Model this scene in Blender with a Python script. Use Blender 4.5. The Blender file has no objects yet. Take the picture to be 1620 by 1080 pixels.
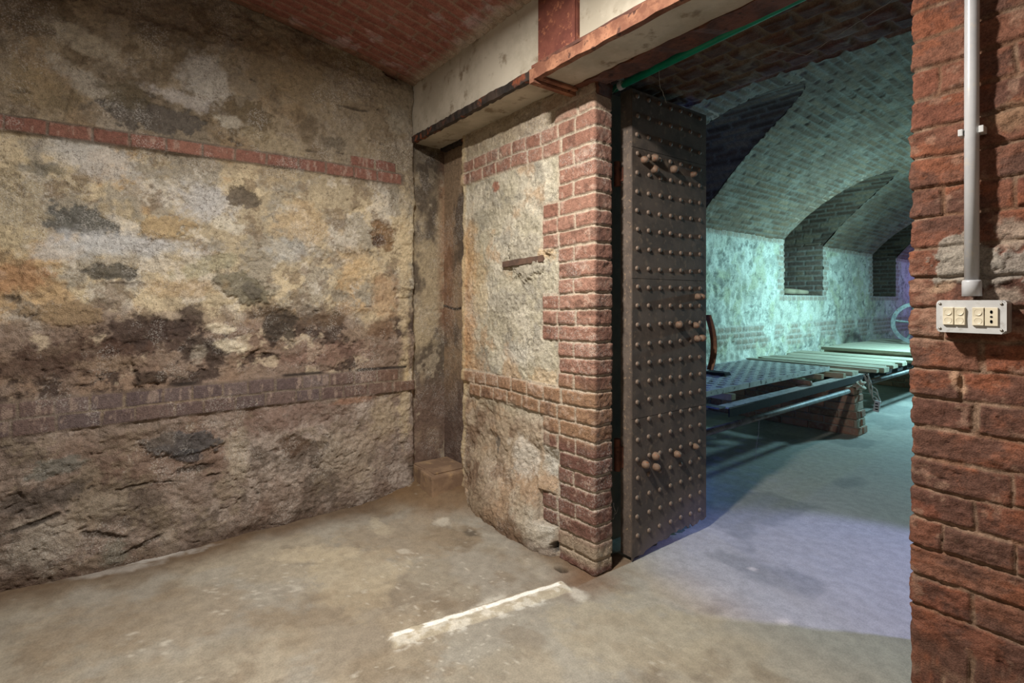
import bpy, bmesh, math, random
import numpy as np
from mathutils import Vector, Matrix
random.seed(7)
S = bpy.context.scene
COL = S.collection

# ------------------------------------------------------------------ camera, world, lights, exposure
CAM_H = 1.2
cam = bpy.data.cameras.new('camera'); camo = bpy.data.objects.new('camera', cam); COL.objects.link(camo)
camo.location = (0, 0, CAM_H); camo.rotation_euler = (math.pi/2, 0, math.radians(53.2))
cam.sensor_width = 36; cam.lens = 36*830/1620; cam.shift_y = -65/1620; cam.clip_start = 0.02
S.camera = camo
S.view_settings.view_transform = 'Standard'; S.view_settings.look = 'None'
S.view_settings.exposure = 0.0; S.view_settings.gamma = 1; S.view_settings.use_curve_mapping = False
W = bpy.data.worlds.new('world'); S.world = W; W.use_nodes = True
W.node_tree.nodes['Background'].inputs[0].default_value = (0.5, 0.55, 0.6, 1)
W.node_tree.nodes['Background'].inputs[1].default_value = 0.01

def lamp(name, kind, loc, energy, color, target=None, **kw):
    l = bpy.data.lights.new(name, kind); o = bpy.data.objects.new(name, l); COL.objects.link(o)
    o.location = loc; l.energy = energy; l.color = color
    for k, v in kw.items(): setattr(l, k, v)
    if target is not None:
        o.rotation_euler = (Vector(target)-Vector(loc)).to_track_quat('-Z', 'Y').to_euler()
    return o
# shaded ceiling lamp of the front room
lamp('cellar_ceiling_light', 'AREA', (-1.18, 0.50, 2.42), 86, (1.0, 0.95, 0.885), target=(-1.30, 0.56, 0), shape='DISK', size=0.13)
lamp('front_room_rear_fill', 'AREA', (0.6, -1.5, 2.3), 9, (1.0, 0.95, 0.88), target=(-1.2, 0.6, 0.6), shape='DISK', size=0.5)  # unseen fill light, added to lift the front room evenly
# cyan lamp, blue lamp and violet spot of the far vault
lamp('far_vault_cyan_light', 'AREA', (-1.25, 7.5, 1.72), 95, (0.45, 0.88, 1.0), target=(-2.9, 6.6, 0.0), shape='RECTANGLE', size=0.22, size_y=0.16)
lamp('far_vault_cyan_bulb', 'POINT', (-1.32, 7.4, 1.74), 62, (0.45, 0.88, 1.0), shadow_soft_size=0.05)
lamp('far_vault_cyan_light_low', 'POINT', (-0.5, 11.5, 1.7), 34, (0.46, 0.90, 1.0), shadow_soft_size=0.08)
lamp('far_vault_blue_light', 'POINT', (-2.7, 2.85, 1.5), 11, (0.14, 0.22, 1.0), shadow_soft_size=0.05)
lamp('far_vault_blue_floor_light', 'POINT', (-2.2, 2.72, 0.22), 3.5, (0.10, 0.2, 1.0), shadow_soft_size=0.03)
lamp('far_vault_violet_spot', 'SPOT', (0.75, 3.5, 2.2), 330, (0.42, 0.42, 1.0), target=(-0.72, 2.66, 0), spot_size=math.radians(32), spot_blend=0.4, shadow_soft_size=0.05)
lamp('far_end_violet_light', 'POINT', (-2.3, 12.6, 1.6), 26, (0.4, 0.2, 1.0), shadow_soft_size=0.05)

# ------------------------------------------------------------------ photo frame -> place (surveying helper)
CT, ST = math.cos(math.radians(53.2)), math.sin(math.radians(53.2))
def on_x(px, py, x):       # point on the plane x = const
    t = (px-810)/830; d = x/(CT*t-ST); return (x, (ST*t+CT)*d, CAM_H-(py-475)*d/830)
def on_y(px, py, y):
    t = (px-810)/830; d = y/(ST*t+CT); return ((CT*t-ST)*d, y, CAM_H-(py-475)*d/830)
def on_z(px, py, z):
    t = (px-810)/830; d = (CAM_H-z)*830/(py-475); return ((CT*t-ST)*d, (ST*t+CT)*d, z)

# ------------------------------------------------------------------ numeric noise
def _h(ix, iy, s):
    n = (ix.astype(np.int64)*374761393 + iy.astype(np.int64)*668265263 + s*2147483647*31) & 0xffffffff
    n = ((n ^ (n >> 13))*1274126177) & 0xffffffff
    n = ((n ^ (n >> 15))*2246822519) & 0xffffffff
    return ((n ^ (n >> 16)) & 0xffff)/65535.0
def vn(x, y, s=0):
    x0 = np.floor(x); y0 = np.floor(y); fx = x-x0; fy = y-y0
    fx = fx*fx*fx*(fx*(fx*6-15)+10); fy = fy*fy*fy*(fy*(fy*6-15)+10)
    a = _h(x0, y0, s); b = _h(x0+1, y0, s); c = _h(x0, y0+1, s); d = _h(x0+1, y0+1, s)
    return (a*(1-fx)+b*fx)*(1-fy)+(c*(1-fx)+d*fx)*fy
def fbm(x, y, f=1.0, o=4, s=0, g=0.5):
    t = 0; a = 1; n = 0
    for i in range(o):
        t = t+a*vn(x*f+17.3*i, y*f-9.1*i, s+i*13); n += a; a *= g; f *= 2.03
    return t/n
def ridge(x, y, f=1.0, o=3, s=0):
    t = 0; a = 1; n = 0
    for i in range(o):
        t = t+a*(1-np.abs(2*vn(x*f+5.7*i, y*f+3.3*i, s+i*7)-1)); n += a; a *= 0.55; f *= 2.1
    return t/n
def ss(a, b, x):
    t = np.clip((x-a)/(b-a), 0, 1); return t*t*(3-2*t)
def lin(c):
    c = np.array(c, dtype=float)/255.0
    return np.where(c <= 0.04045, c/12.92, ((c+0.055)/1.055)**2.4)
def mix(C, col, m):
    if not isinstance(col, np.ndarray) or col.ndim == 1: col = lin(col) if np.max(col) > 1.001 else np.array(col)
    m = np.asarray(m)[..., None]
    return C*(1-m)+col*m

# ------------------------------------------------------------------ tagging
def tag(o, label=None, cat=None, group=None, kind=None):
    if label: o['label'] = label
    if cat: o['category'] = cat
    if group: o['group'] = group
    if kind: o['kind'] = kind
    return o

# ------------------------------------------------------------------ materials
def nm(name):
    m = bpy.data.materials.new(name); m.use_nodes = True
    nt = m.node_tree; b = nt.nodes['Principled BSDF']; return m, nt, b
def N(nt, t, **kw):
    n = nt.nodes.new(t)
    for k, v in kw.items():
        if isinstance(k, str) and k.startswith('i_'): n.inputs[k[2:].replace('_', ' ')].default_value = v
        else: setattr(n, k, v)
    return n
def L3(c): return tuple(lin(c))+(1,)
def noise(nt, co, scale, detail=4, rough=0.55):
    n = N(nt, 'ShaderNodeTexNoise'); n.inputs['Scale'].default_value = scale
    n.inputs['Detail'].default_value = detail; n.inputs['Roughness'].default_value = rough
    nt.links.new(co, n.inputs['Vector']); return n.outputs['Fac']
def rng(nt, v, a, b, c=0.0, d=1.0):
    r = N(nt, 'ShaderNodeMapRange'); r.interpolation_type = 'SMOOTHSTEP'
    nt.links.new(v, r.inputs[0])
    for i, x in zip((1, 2, 3, 4), (a, b, c, d)): r.inputs[i].default_value = x
    return r.outputs[0]
def mixc(nt, f, a, b, blend='MIX'):
    m = N(nt, 'ShaderNodeMix', data_type='RGBA', blend_type=blend)
    if isinstance(f, float): m.inputs[0].default_value = f
    else: nt.links.new(f, m.inputs[0])
    for i, x in ((6, a), (7, b)):
        if isinstance(x, tuple): m.inputs[i].default_value = x
        else: nt.links.new(x, m.inputs[i])
    return m.outputs[2]
def mathn(nt, op, a, b):
    m = N(nt, 'ShaderNodeMath', operation=op)
    for i, x in enumerate((a, b)):
        if isinstance(x, (int, float)): m.inputs[i].default_value = x
        else: nt.links.new(x, m.inputs[i])
    return m.outputs[0]
def painted_material(name, rough=0.9, fine=160, coarse=35, amp=0.45, bump=0.5, dist=0.004, creases=0, salts=0):
    """masonry: colour attribute of the surface times fine grain, with grain bump"""
    m, nt, b = nm(name)
    at = N(nt, 'ShaderNodeAttribute', attribute_name='Col')
    co = N(nt, 'ShaderNodeTexCoord').outputs['Object']
    f1 = noise(nt, co, coarse, 6, 0.65); f2 = noise(nt, co, fine, 4, 0.6)
    g = mathn(nt, 'ADD', mathn(nt, 'MULTIPLY', rng(nt, f1, 0.3, 0.7, -0.5, 0.5), amp), mathn(nt, 'MULTIPLY', rng(nt, f2, 0.3, 0.7, -0.5, 0.5), amp))
    g = mathn(nt, 'ADD', g, 1.0)
    base = at.outputs['Color']
    if salts:
        sm_ = mathn(nt, 'MULTIPLY', rng(nt, noise(nt, co, 150, 3, .6), .50, .58), rng(nt, noise(nt, co, 4.5, 8, .7), .50, .58))
        base = mixc(nt, mathn(nt, 'MULTIPLY', sm_, .30), base, L3((206, 202, 194)))
        dm_ = mathn(nt, 'MULTIPLY', rng(nt, noise(nt, co, 90, 4, .65), .54, .62), rng(nt, noise(nt, co, 6.5, 8, .7), .50, .57))
        base = mixc(nt, mathn(nt, 'MULTIPLY', dm_, .5), base, L3((84, 70, 56)))
    comb = N(nt, 'ShaderNodeCombineColor')
    for i in range(3): nt.links.new(g, comb.inputs[i])
    c = mixc(nt, 1.0, base, comb.outputs[0], 'MULTIPLY')
    nt.links.new(c, b.inputs['Base Color']); b.inputs['Roughness'].default_value = rough
    b.inputs['Specular IOR Level'].default_value = 0.25
    bp = N(nt, 'ShaderNodeBump'); bp.inputs['Strength'].default_value = bump; bp.inputs['Distance'].default_value = dist
    hh = mathn(nt, 'ADD', mathn(nt, 'MULTIPLY', f1, 1.2), mathn(nt, 'MULTIPLY', f2, 0.8))
    if creases:
        rd = N(nt, 'ShaderNodeTexNoise', noise_type='RIDGED_MULTIFRACTAL'); rd.inputs['Scale'].default_value = creases
        rd.inputs['Detail'].default_value = 7; rd.inputs['Roughness'].default_value = 0.6; nt.links.new(co, rd.inputs['Vector'])
        gate = rng(nt, noise(nt, co, creases*0.35, 4, 0.6), 0.46, 0.58)
        cr = mathn(nt, 'MULTIPLY', rng(nt, rd.outputs['Fac'], 1.15, 1.75), gate)
        c = mixc(nt, mathn(nt, 'MULTIPLY', cr, 0.62), c, L3((70, 56, 44))); nt.links.new(c, b.inputs['Base Color'])
        hh = mathn(nt, 'SUBTRACT', hh, mathn(nt, 'MULTIPLY', cr, 1.3))
    nt.links.new(hh, bp.inputs['Height']); nt.links.new(bp.outputs[0], b.inputs['Normal'])
    return m
M_WALL = painted_material('weathered_render', coarse=48, fine=200, amp=0.36, bump=0.95, dist=0.007, creases=11, salts=1)
M_BRICKWALL = painted_material('old_brick', coarse=55, fine=260, amp=0.5, bump=0.9, dist=0.0035, creases=24)
M_FLOOR = painted_material('worn_concrete', coarse=22, fine=170, amp=0.24, bump=0.25, dist=0.002, rough=0.8)
M_VAULT = painted_material('vault_brick', coarse=30, fine=150, amp=0.4, bump=0.6, dist=0.004)

def solid(name, c1, c2, scale=12, rough=0.6, metal=0.0, bump=0.2, dist=0.002, c3=None, s3=40, lo=0.4, hi=0.6, stretch=None):
    m, nt, b = nm(name)
    co = N(nt, 'ShaderNodeTexCoord').outputs['Object']
    if stretch:
        mp = N(nt, 'ShaderNodeMapping'); mp.inputs['Scale'].default_value = stretch; nt.links.new(co, mp.inputs[0]); co = mp.outputs[0]
    f = noise(nt, co, scale, 6, 0.65)
    c = mixc(nt, rng(nt, f, lo, hi), L3(c1), L3(c2))
    f2 = noise(nt, co, s3, 5, 0.6)
    if c3: c = mixc(nt, rng(nt, f2, 0.55, 0.68), c, L3(c3))
    nt.links.new(c, b.inputs['Base Color'])
    b.inputs['Roughness'].default_value = rough; b.inputs['Metallic'].default_value = metal
    if bump:
        bp = N(nt, 'ShaderNodeBump'); bp.inputs['Strength'].default_value = bump; bp.inputs['Distance'].default_value = dist
        nt.links.new(f2, bp.inputs['Height']); nt.links.new(bp.outputs[0], b.inputs['Normal'])
    return m
M_DOOR = solid('door_iron', (78, 69, 62), (95, 84, 75), 7, 0.7, 0.05, 0.5, 0.002, (112, 98, 84), 26)
M_DOOREDGE = solid('door_edge_iron', (88, 77, 69), (106, 93, 83), 9, 0.75, 0.1, 0.6, 0.004, (140, 118, 96), 60)
M_RIVET = solid('rivet_iron', (104, 90, 78), (126, 108, 94), 60, 0.65, 0.1, 0.4, 0.001)
M_BOLT = solid('bolt_iron', (112, 90, 74), (130, 108, 90), 50, 0.7, 0.1, 0.4, 0.001, (140, 84, 52), 90)
M_RUST = solid('rusted_steel', (78, 48, 38), (108, 66, 50), 9, 0.85, 0.05, 0.7, 0.004, (58, 36, 28), 30)
M_RUSTDARK = solid('blackened_steel', (38, 33, 30), (66, 54, 46), 10, 0.7, 0.1, 0.6, 0.003, (128, 70, 46), 14)
M_RUSTORANGE = solid('orange_rust', (108, 68, 50), (152, 106, 80), 12, 0.9, 0.0, 0.7, 0.003, (70, 42, 32), 24)
M_RED = solid('rusty_red_paint', (98, 52, 42), (120, 68, 54), 7, 0.7, 0.05, 0.5, 0.002, (156, 98, 72), 40)
M_INFILL = solid('concrete_infill', (168, 159, 141), (192, 183, 165), 3, 0.9, 0, 0.4, 0.002, (134, 120, 100), 9)
M_GREEN = solid('green_plastic', (6, 122, 92), (10, 140, 106), 6, 0.4, 0, 0.0)
M_PVC = solid('white_pvc', (182, 183, 185), (192, 192, 193), 9, 0.35, 0, 0.0, c3=(196, 192, 186), s3=50)
M_PVC2 = solid('grey_box_plastic', (188, 188, 186), (200, 200, 198), 12, 0.4, 0, 0.1, c3=(176, 174, 170), s3=70)
M_CREAM = solid('cream_plastic', (214, 204, 178), (222, 212, 188), 20, 0.35, 0, 0.0)
M_BLACK = solid('black_hollow', (8, 8, 8), (12, 12, 12), 5, 0.9, 0, 0.0)
M_SCREW = solid('screw_steel', (150, 146, 138), (120, 112, 100), 300, 0.35, 0.9, 0.0)
M_IRON = solid('old_iron', (92, 96, 96), (120, 124, 122), 14, 0.55, 0.3, 0.4, 0.002, (84, 66, 54), 30)
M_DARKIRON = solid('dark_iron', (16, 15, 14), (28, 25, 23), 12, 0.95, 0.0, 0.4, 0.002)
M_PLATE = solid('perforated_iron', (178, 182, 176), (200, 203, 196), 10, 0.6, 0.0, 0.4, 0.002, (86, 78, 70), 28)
M_WOOD = solid('grey_plank_wood', (150, 146, 126), (182, 176, 152), 5, 0.85, 0, 0.5, 0.003, (118, 106, 86), 20, stretch=(0.25, 4, 4))
M_WOOD2 = solid('old_log_wood', (140, 128, 102), (168, 154, 126), 6, 0.9, 0, 0.5, 0.003)
M_LEATHER = solid('brown_strap', (82, 54, 38), (104, 72, 50), 20, 0.6, 0, 0.3)
M_CABLE = solid('dusty_cable', (150, 148, 142), (176, 172, 164), 40, 0.8, 0, 0.3)
M_WEB = solid('cobweb_thread', (150, 146, 138), (172, 168, 160), 40, 0.9, 0, 0.0)

# ------------------------------------------------------------------ mesh helpers
def grid_object(name, P, C, mat, parent=None, close=False):
    nu, nv = P.shape[:2]
    me = bpy.data.meshes.new(name)
    me.vertices.add(nu*nv); me.vertices.foreach_set('co', P.reshape(-1).astype(np.float32))
    idx = np.arange(nu*nv).reshape(nu, nv)
    q = np.stack([idx[:-1, :-1], idx[1:, :-1], idx[1:, 1:], idx[:-1, 1:]], -1).reshape(-1)
    nf = (nu-1)*(nv-1)
    me.loops.add(nf*4); me.loops.foreach_set('vertex_index', q.astype(np.int32))
    me.polygons.add(nf); me.polygons.foreach_set('loop_start', np.arange(0, nf*4, 4, dtype=np.int32))
    me.polygons.foreach_set('loop_total', np.full(nf, 4, dtype=np.int32))
    me.polygons.foreach_set('use_smooth', np.ones(nf, dtype=bool))
    me.update(calc_edges=True)
    a = me.color_attributes.new('Col', 'FLOAT_COLOR', 'POINT')
    CC = np.ones((nu*nv, 4), dtype=np.float32); CC[:, :3] = np.clip(C.reshape(-1, 3), 0.002, 0.92)
    a.data.foreach_set('color', CC.reshape(-1))
    me.materials.append(mat)
    o = bpy.data.objects.new(name, me); COL.objects.link(o)
    if parent: o.parent = parent
    return o
def path_samples(segs, smooth=3):
    """segs: [(x, y, step), ...] polyline; returns points, outward normals (right of travel), arc length"""
    pts = [segs[0][:2]]
    for i in range(1, len(segs)):
        a = np.array(segs[i-1][:2]); b = np.array(segs[i][:2]); st = segs[i][2]
        n = max(1, int(round(np.linalg.norm(b-a)/st)))
        for k in range(1, n+1): pts.append(tuple(a+(b-a)*k/n))
    p = np.array(pts); dist = np.concatenate([[0], np.cumsum(np.linalg.norm(np.diff(p, axis=0), axis=1))])
    q = p.copy()
    for _ in range(smooth): q[1:-1] = (q[:-2]+2*q[1:-1]+q[2:])/4
    t = np.gradient(q, axis=0); t /= np.linalg.norm(t, axis=1)[:, None]+1e-9
    for _ in range(2): t[1:-1] = (t[:-2]+t[1:-1]+t[2:])/3
    t /= np.linalg.norm(t, axis=1)[:, None]
    return q, np.stack([t[:, 1], -t[:, 0]], 1), dist, p
def steps(*a):
    """a = start, (stop, step), ... -> increasing coordinates"""
    out = [a[0]]
    for stop, st in a[1:]:
        n = max(1, int(round((stop-out[-1])/st))); s0 = out[-1]
        out += [s0+(stop-s0)*k/n for k in range(1, n+1)]
    return np.array(out)
def brick_rows(U, Z, rows, joint=0.011, jit=0.003, soft=0.007):
    """rows: (z0, z1, [u joints]); returns mask 0..1, id"""
    Mk = np.zeros(U.shape); ID = np.full(U.shape, -1.0); rr = random.Random(5)
    k = 0
    for z0, z1, js in rows:
        sel = (Z > z0-0.01) & (Z < z1+0.01)
        u = U[sel]; z = Z[sel]; mk = Mk[sel]; idd = ID[sel]
        for a, b in zip(js[:-1], js[1:]):
            if a is None or b is None: continue
            k += 1
            h = joint/2
            e = np.minimum(np.minimum(u-a-h-rr.uniform(-jit, jit), b-h-u+rr.uniform(-jit, jit)),
                           np.minimum(z-z0-h-rr.uniform(-jit, jit)*0.6, z1-h-z+rr.uniform(-jit, jit)*0.6))
            w = ss(-0.001, soft, e)
            idd = np.where(w > mk, k, idd); mk = np.maximum(mk, w)
        Mk[sel] = mk; ID[sel] = idd
    return Mk, ID
def brick_uniform(A, B, la, lb, joint=0.012, soft=0.008):
    """courses of height lb along B, bricks of length la along A"""
    r = np.floor(B/lb); off = 0.5*(r % 2)+0.12*_h(r, r*0, 3)
    a = A/la+off; i = np.floor(a)
    e = np.minimum(np.minimum(a-i, 1-(a-i))*la, np.minimum(B/lb-r, 1-(B/lb-r))*lb)-joint/2
    return ss(-0.002, soft, e), i*131+r*17
def per(ID, s):       # a random number per brick
    i = np.round(ID).astype(np.int64); return _h(i, i*0+s, s)
def blobs(C, H, U, V, lst, seed=50):
    """patches: (u, v, ru, rv, rot_deg, colour, strength, softness, height)"""
    for k, (u, v, ru, rv, rot, col, st, so, h) in enumerate(lst):
        s = max(ru, rv)*1.9+0.05
        sel = (np.abs(U-u) < s) & (np.abs(V-v) < s)
        if not sel.any(): continue
        uu = U[sel]-u; vv = V[sel]-v; a = math.radians(rot)
        x = uu*math.cos(a)+vv*math.sin(a); y = -uu*math.sin(a)+vv*math.cos(a)
        f = 2.2/max(0.05, min(ru, rv))
        w = fbm(U[sel], V[sel], min(f, 26), 6, seed+k*3, 0.68)-0.5
        r = np.sqrt((x/ru)**2+(y/rv)**2)+w*1.7; so = so*0.6
        m = ss(1+so, 1-so, r)*st
        C[sel] = mix(C[sel], col, m); H[sel] += h*m
    return C, H

def obj(name, bm, mat, parent=None, smooth=False):
    me = bpy.data.meshes.new(name); bm.normal_update(); bm.to_mesh(me); bm.free()
    if smooth: me.polygons.foreach_set('use_smooth', np.ones(len(me.polygons), dtype=bool))
    for m in (mat if isinstance(mat, (list, tuple)) else [mat]): me.materials.append(m)
    o = bpy.data.objects.new(name, me); COL.objects.link(o)
    if parent: o.parent = parent
    return o
def empty(name, loc=(0, 0, 0), rz=0.0):
    o = bpy.data.objects.new(name, None); COL.objects.link(o); o.location = loc; o.rotation_euler = (0, 0, rz); o.empty_display_size = 0.1
    return o
def box(bm, x0, x1, y0, y1, z0, z1, bev=0.0, rot=None, jit=0.0):
    v = [bm.verts.new((x, y, z)) for x in (x0, x1) for y in (y0, y1) for z in (z0, z1)]
    if jit:
        for q in v: q.co += Vector([random.uniform(-jit, jit) for _ in range(3)])
    f = [bm.faces.new([v[i] for i in t]) for t in ((0, 1, 3, 2), (4, 6, 7, 5), (0, 4, 5, 1), (2, 3, 7, 6), (0, 2, 6, 4), (1, 5, 7, 3))]
    if rot is not None:
        c = Vector(((x0+x1)/2, (y0+y1)/2, (z0+z1)/2))
        for q in v: q.co = rot @ (q.co-c)+c
    if bev:
        es = list({e for ff in f for e in ff.edges})
        bmesh.ops.bevel(bm, geom=es, offset=bev, segments=2, affect='EDGES', profile=0.6)
def tube(bm, pts, r, n=12, cap=True, radii=None):
    rings = []; pts = [Vector(p) for p in pts]
    up = Vector((0, 0, 1))
    for i, p in enumerate(pts):
        t = (pts[min(i+1, len(pts)-1)]-pts[max(i-1, 0)]).normalized()
        a = t.cross(up)
        if abs(t.z) > 0.9: a = Vector((0, 1, 0)).cross(t)
        a.normalize(); b = t.cross(a).normalized(); rr = radii[i] if radii else r
        rings.append([bm.verts.new(p+(a*math.cos(2*math.pi*k/n)+b*math.sin(2*math.pi*k/n))*rr) for k in range(n)])
    for i in range(len(rings)-1):
        for k in range(n): bm.faces.new((rings[i][k], rings[i][(k+1) % n], rings[i+1][(k+1) % n], rings[i+1][k]))
    if cap: bm.faces.new(rings[0][::-1]); bm.faces.new(rings[-1])
def lathe(bm, prof, M, n=12):
    """profile [(r, h)] turned about local Z, placed by matrix M"""
    rings = []
    for r, h in prof:
        if r < 1e-6: rings.append([bm.verts.new(M @ Vector((0, 0, h)))])
        else: rings.append([bm.verts.new(M @ Vector((r*math.cos(2*math.pi*k/n), r*math.sin(2*math.pi*k/n), h))) for k in range(n)])
    for A, B in zip(rings[:-1], rings[1:]):
        for k in range(n):
            a, b = A[k % len(A)], A[(k+1) % len(A)]; c, d = B[(k+1) % len(B)], B[k % len(B)]
            vs = []
            for q in (a, b, c, d):
                if q not in vs: vs.append(q)
            if len(vs) > 2: bm.faces.new(vs)

# ------------------------------------------------------------------ FLOOR
def build_floor():
    xs = steps(-4.6, (-3.1, 0.1), (-1.95, 0.014), (-1.45, 0.006), (-0.2, 0.016), (1.6, 0.1))
    ys = steps(-2.6, (-0.8, 0.1), (0.65, 0.016), (1.65, 0.008), (3.2, 0.016), (6.0, 0.03), (14.6, 0.12))
    X, Y = np.meshgrid(xs, ys, indexing='ij')
    H = 0.010*(fbm(X, Y, 1.3, 4, 3)-0.5)+0.004*(fbm(X, Y, 9, 3, 9)-0.5)
    front = ss(1.9, 1.2, Y)
    # dirt banked up in the corner and along the walls
    wl_ = ss(-2.55, -2.98, X)*front
    H += wl_*0.02*fbm(X, Y, 5, 3, 4)
    dc = np.sqrt(((X+2.86)/0.42)**2+((Y-1.55)/0.36)**2); H += 0.075*ss(1.25, 0.2, dc+0.35*(fbm(X, Y, 6, 3, 21)-0.5))
    wb = ss(1.36, 1.66, Y)*ss(-1.65, -1.9, X)*(Y < 1.9); H += wb*0.045*(0.4+0.8*fbm(X, Y, 6, 3, 8))*ss(-1.7, -2.6, X)
    C = np.zeros(X.shape+(3,)); C[:] = lin((142, 134, 119))
    C = mix(C, (155, 146, 129), ss(0.42, 0.60, fbm(X, Y, 1.7, 7, 31, .62)))
    C = mix(C, (124, 113, 98), ss(0.50, 0.64, fbm(X, Y, 2.3, 7, 77, 0.68))*0.75)
    C = mix(C, (150, 146, 136), ss(0.5, 0.66, fbm(X, Y, 3.1, 4, 15))*0.6)
    C = mix(C, (120, 106, 88), ss(0.62, 0.74, fbm(X, Y, 6, 4, 5, 0.6))*0.5)
    back = ss(1.75, 2.1, Y)
    C = mix(C, (150, 152, 146), back*0.75)
    C = mix(C, (118, 120, 116), back*ss(0.55, 0.68, fbm(X, Y, 2.6, 4, 91))*0.7)
    # dirt along the foot of the walls
    edge = ss(-2.70, -2.93, X+0.12*(fbm(X, Y, 7, 3, 61)-0.5))*front
    C = mix(C, (98, 78, 58), edge*0.85)
    C = mix(C, (112, 88, 62), ss(1.2, 0.55, dc+0.5*(fbm(X, Y, 7, 4, 22)-0.5))*0.85)
    C = mix(C, (104, 82, 60), ss(1.50, 1.63, Y+0.1*(fbm(X, Y, 8, 3, 66)-0.5))*(X < -1.6)*(Y < 1.9)*0.8)
    C = mix(C, (112, 86, 66), ss(0.18, 0.03, np.hypot(X+1.60, (Y-1.60)*0.7)+0.08*(fbm(X, Y, 12, 3, 6)-0.5))*0.7)
    lst = []
    def f(px, py, ru, rv, rot, col, st, so=0.4, h=0): p = on_z(px, py, 0); lst.append((p[0], p[1], ru, rv, rot, col, st, so, h))
    f(720, 850, .16, .10, 30, (118, 104, 86), .7); f(560, 905, .3, .2, 0, (172, 160, 136), .6); f(745, 845, .04, .03, 0, (90, 82, 72), .8)
    f(560, 1000, .35, .2, 20, (132, 118, 98), .5); f(250, 985, .4, .2, 60, (140, 126, 106), .5); f(640, 850, .3, .2, 50, (146, 132, 112), .55)
    f(830, 1010, .10, .06, 0, (120, 108, 92), .5); f(500, 875, .2, .08, 60, (184, 172, 148), .5); f(1000, 1000, .25, .2, 30, (158, 148, 128), .6)
    f(232, 884, .035, .20, -12, (206, 204, 198), .6, .9); f(180, 905, .03, .15, -10, (196, 194, 188), .4, .9); f(600, 835, .12, .05, 0, (182, 172, 150), .5)
    f(915, 940, .05, .03, 0, (214, 210, 198), .5, .9); f(760, 960, .025, .12, 4, (206, 202, 190), .5, .9)
    for (px, py, r) in ((640, 872, .02), (470, 930, .015), (1240, 985, .02), (1190, 900, .012), (700, 828, .03)): f(px, py, r*1.6, r, random.uniform(0, 90), (196, 190, 176), .5)
    C, H = blobs(C, H, X, Y, lst, 300)
    # remains of a white painted strip where a partition once stood
    a = np.array(on_z(622, 1012, 0)[:2]); b = np.array(on_z(893, 928, 0)[:2]); dv = (b-a); Ls = np.linalg.norm(dv); dv /= Ls
    s = (X-a[0])*dv[0]+(Y-a[1])*dv[1]; t = (X-a[0])*(-dv[1])+(Y-a[1])*dv[0]
    t = t+0.010*(fbm(X, Y, 22, 3, 41)-0.5)
    inside = ss(-0.02, 0.0, s)*ss(Ls+0.02, Ls, s)
    H += inside*0.010*ss(0.045, 0.03, np.abs(t))
    C = mix(C, (182, 172, 150), inside*ss(0.05, 0.04, np.abs(t))*0.7)
    wht = ss(0.30, 0.36, fbm(X, Y, 16, 4, 44, 0.6)+0.06*(s > 0.28))
    C = mix(C, (238, 236, 228), inside*ss(0.014, 0.009, np.abs(t-0.014))*wht)
    C = mix(C, (228, 226, 216), inside*ss(0.50, 0.56, fbm(X, Y, 24, 4, 48, 0.6))*ss(0.05, 0.02, np.abs(t+0.03))*0.4)
    C = mix(C, (96, 82, 66), inside*ss(0.005, 0.002, np.abs(t-0.032))*0.6)
    # drain hole by the pier
    p = on_z(888, 900, 0.0); dh = np.hypot((X-p[0])/0.032, (Y-p[1])/0.022)
    H -= 0.05*ss(1.2, 0.7, dh); C = mix(C, (6, 6, 6), ss(1.15, 0.8, dh))
    # light scatter of crumbs of mortar
    cr = vn(X, Y*1.0, 0); cr = vn(X*70, Y*70, 81)*ss(0.45, 0.6, fbm(X, Y, 2, 3, 83))
    C = mix(C, (196, 190, 176), ss(0.86, 0.94, cr)*0.5*front)
    P = np.stack([X, Y, H], -1)
    o = grid_object('floor', P, C, M_FLOOR); tag(o, kind='structure')
build_floor()

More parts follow.
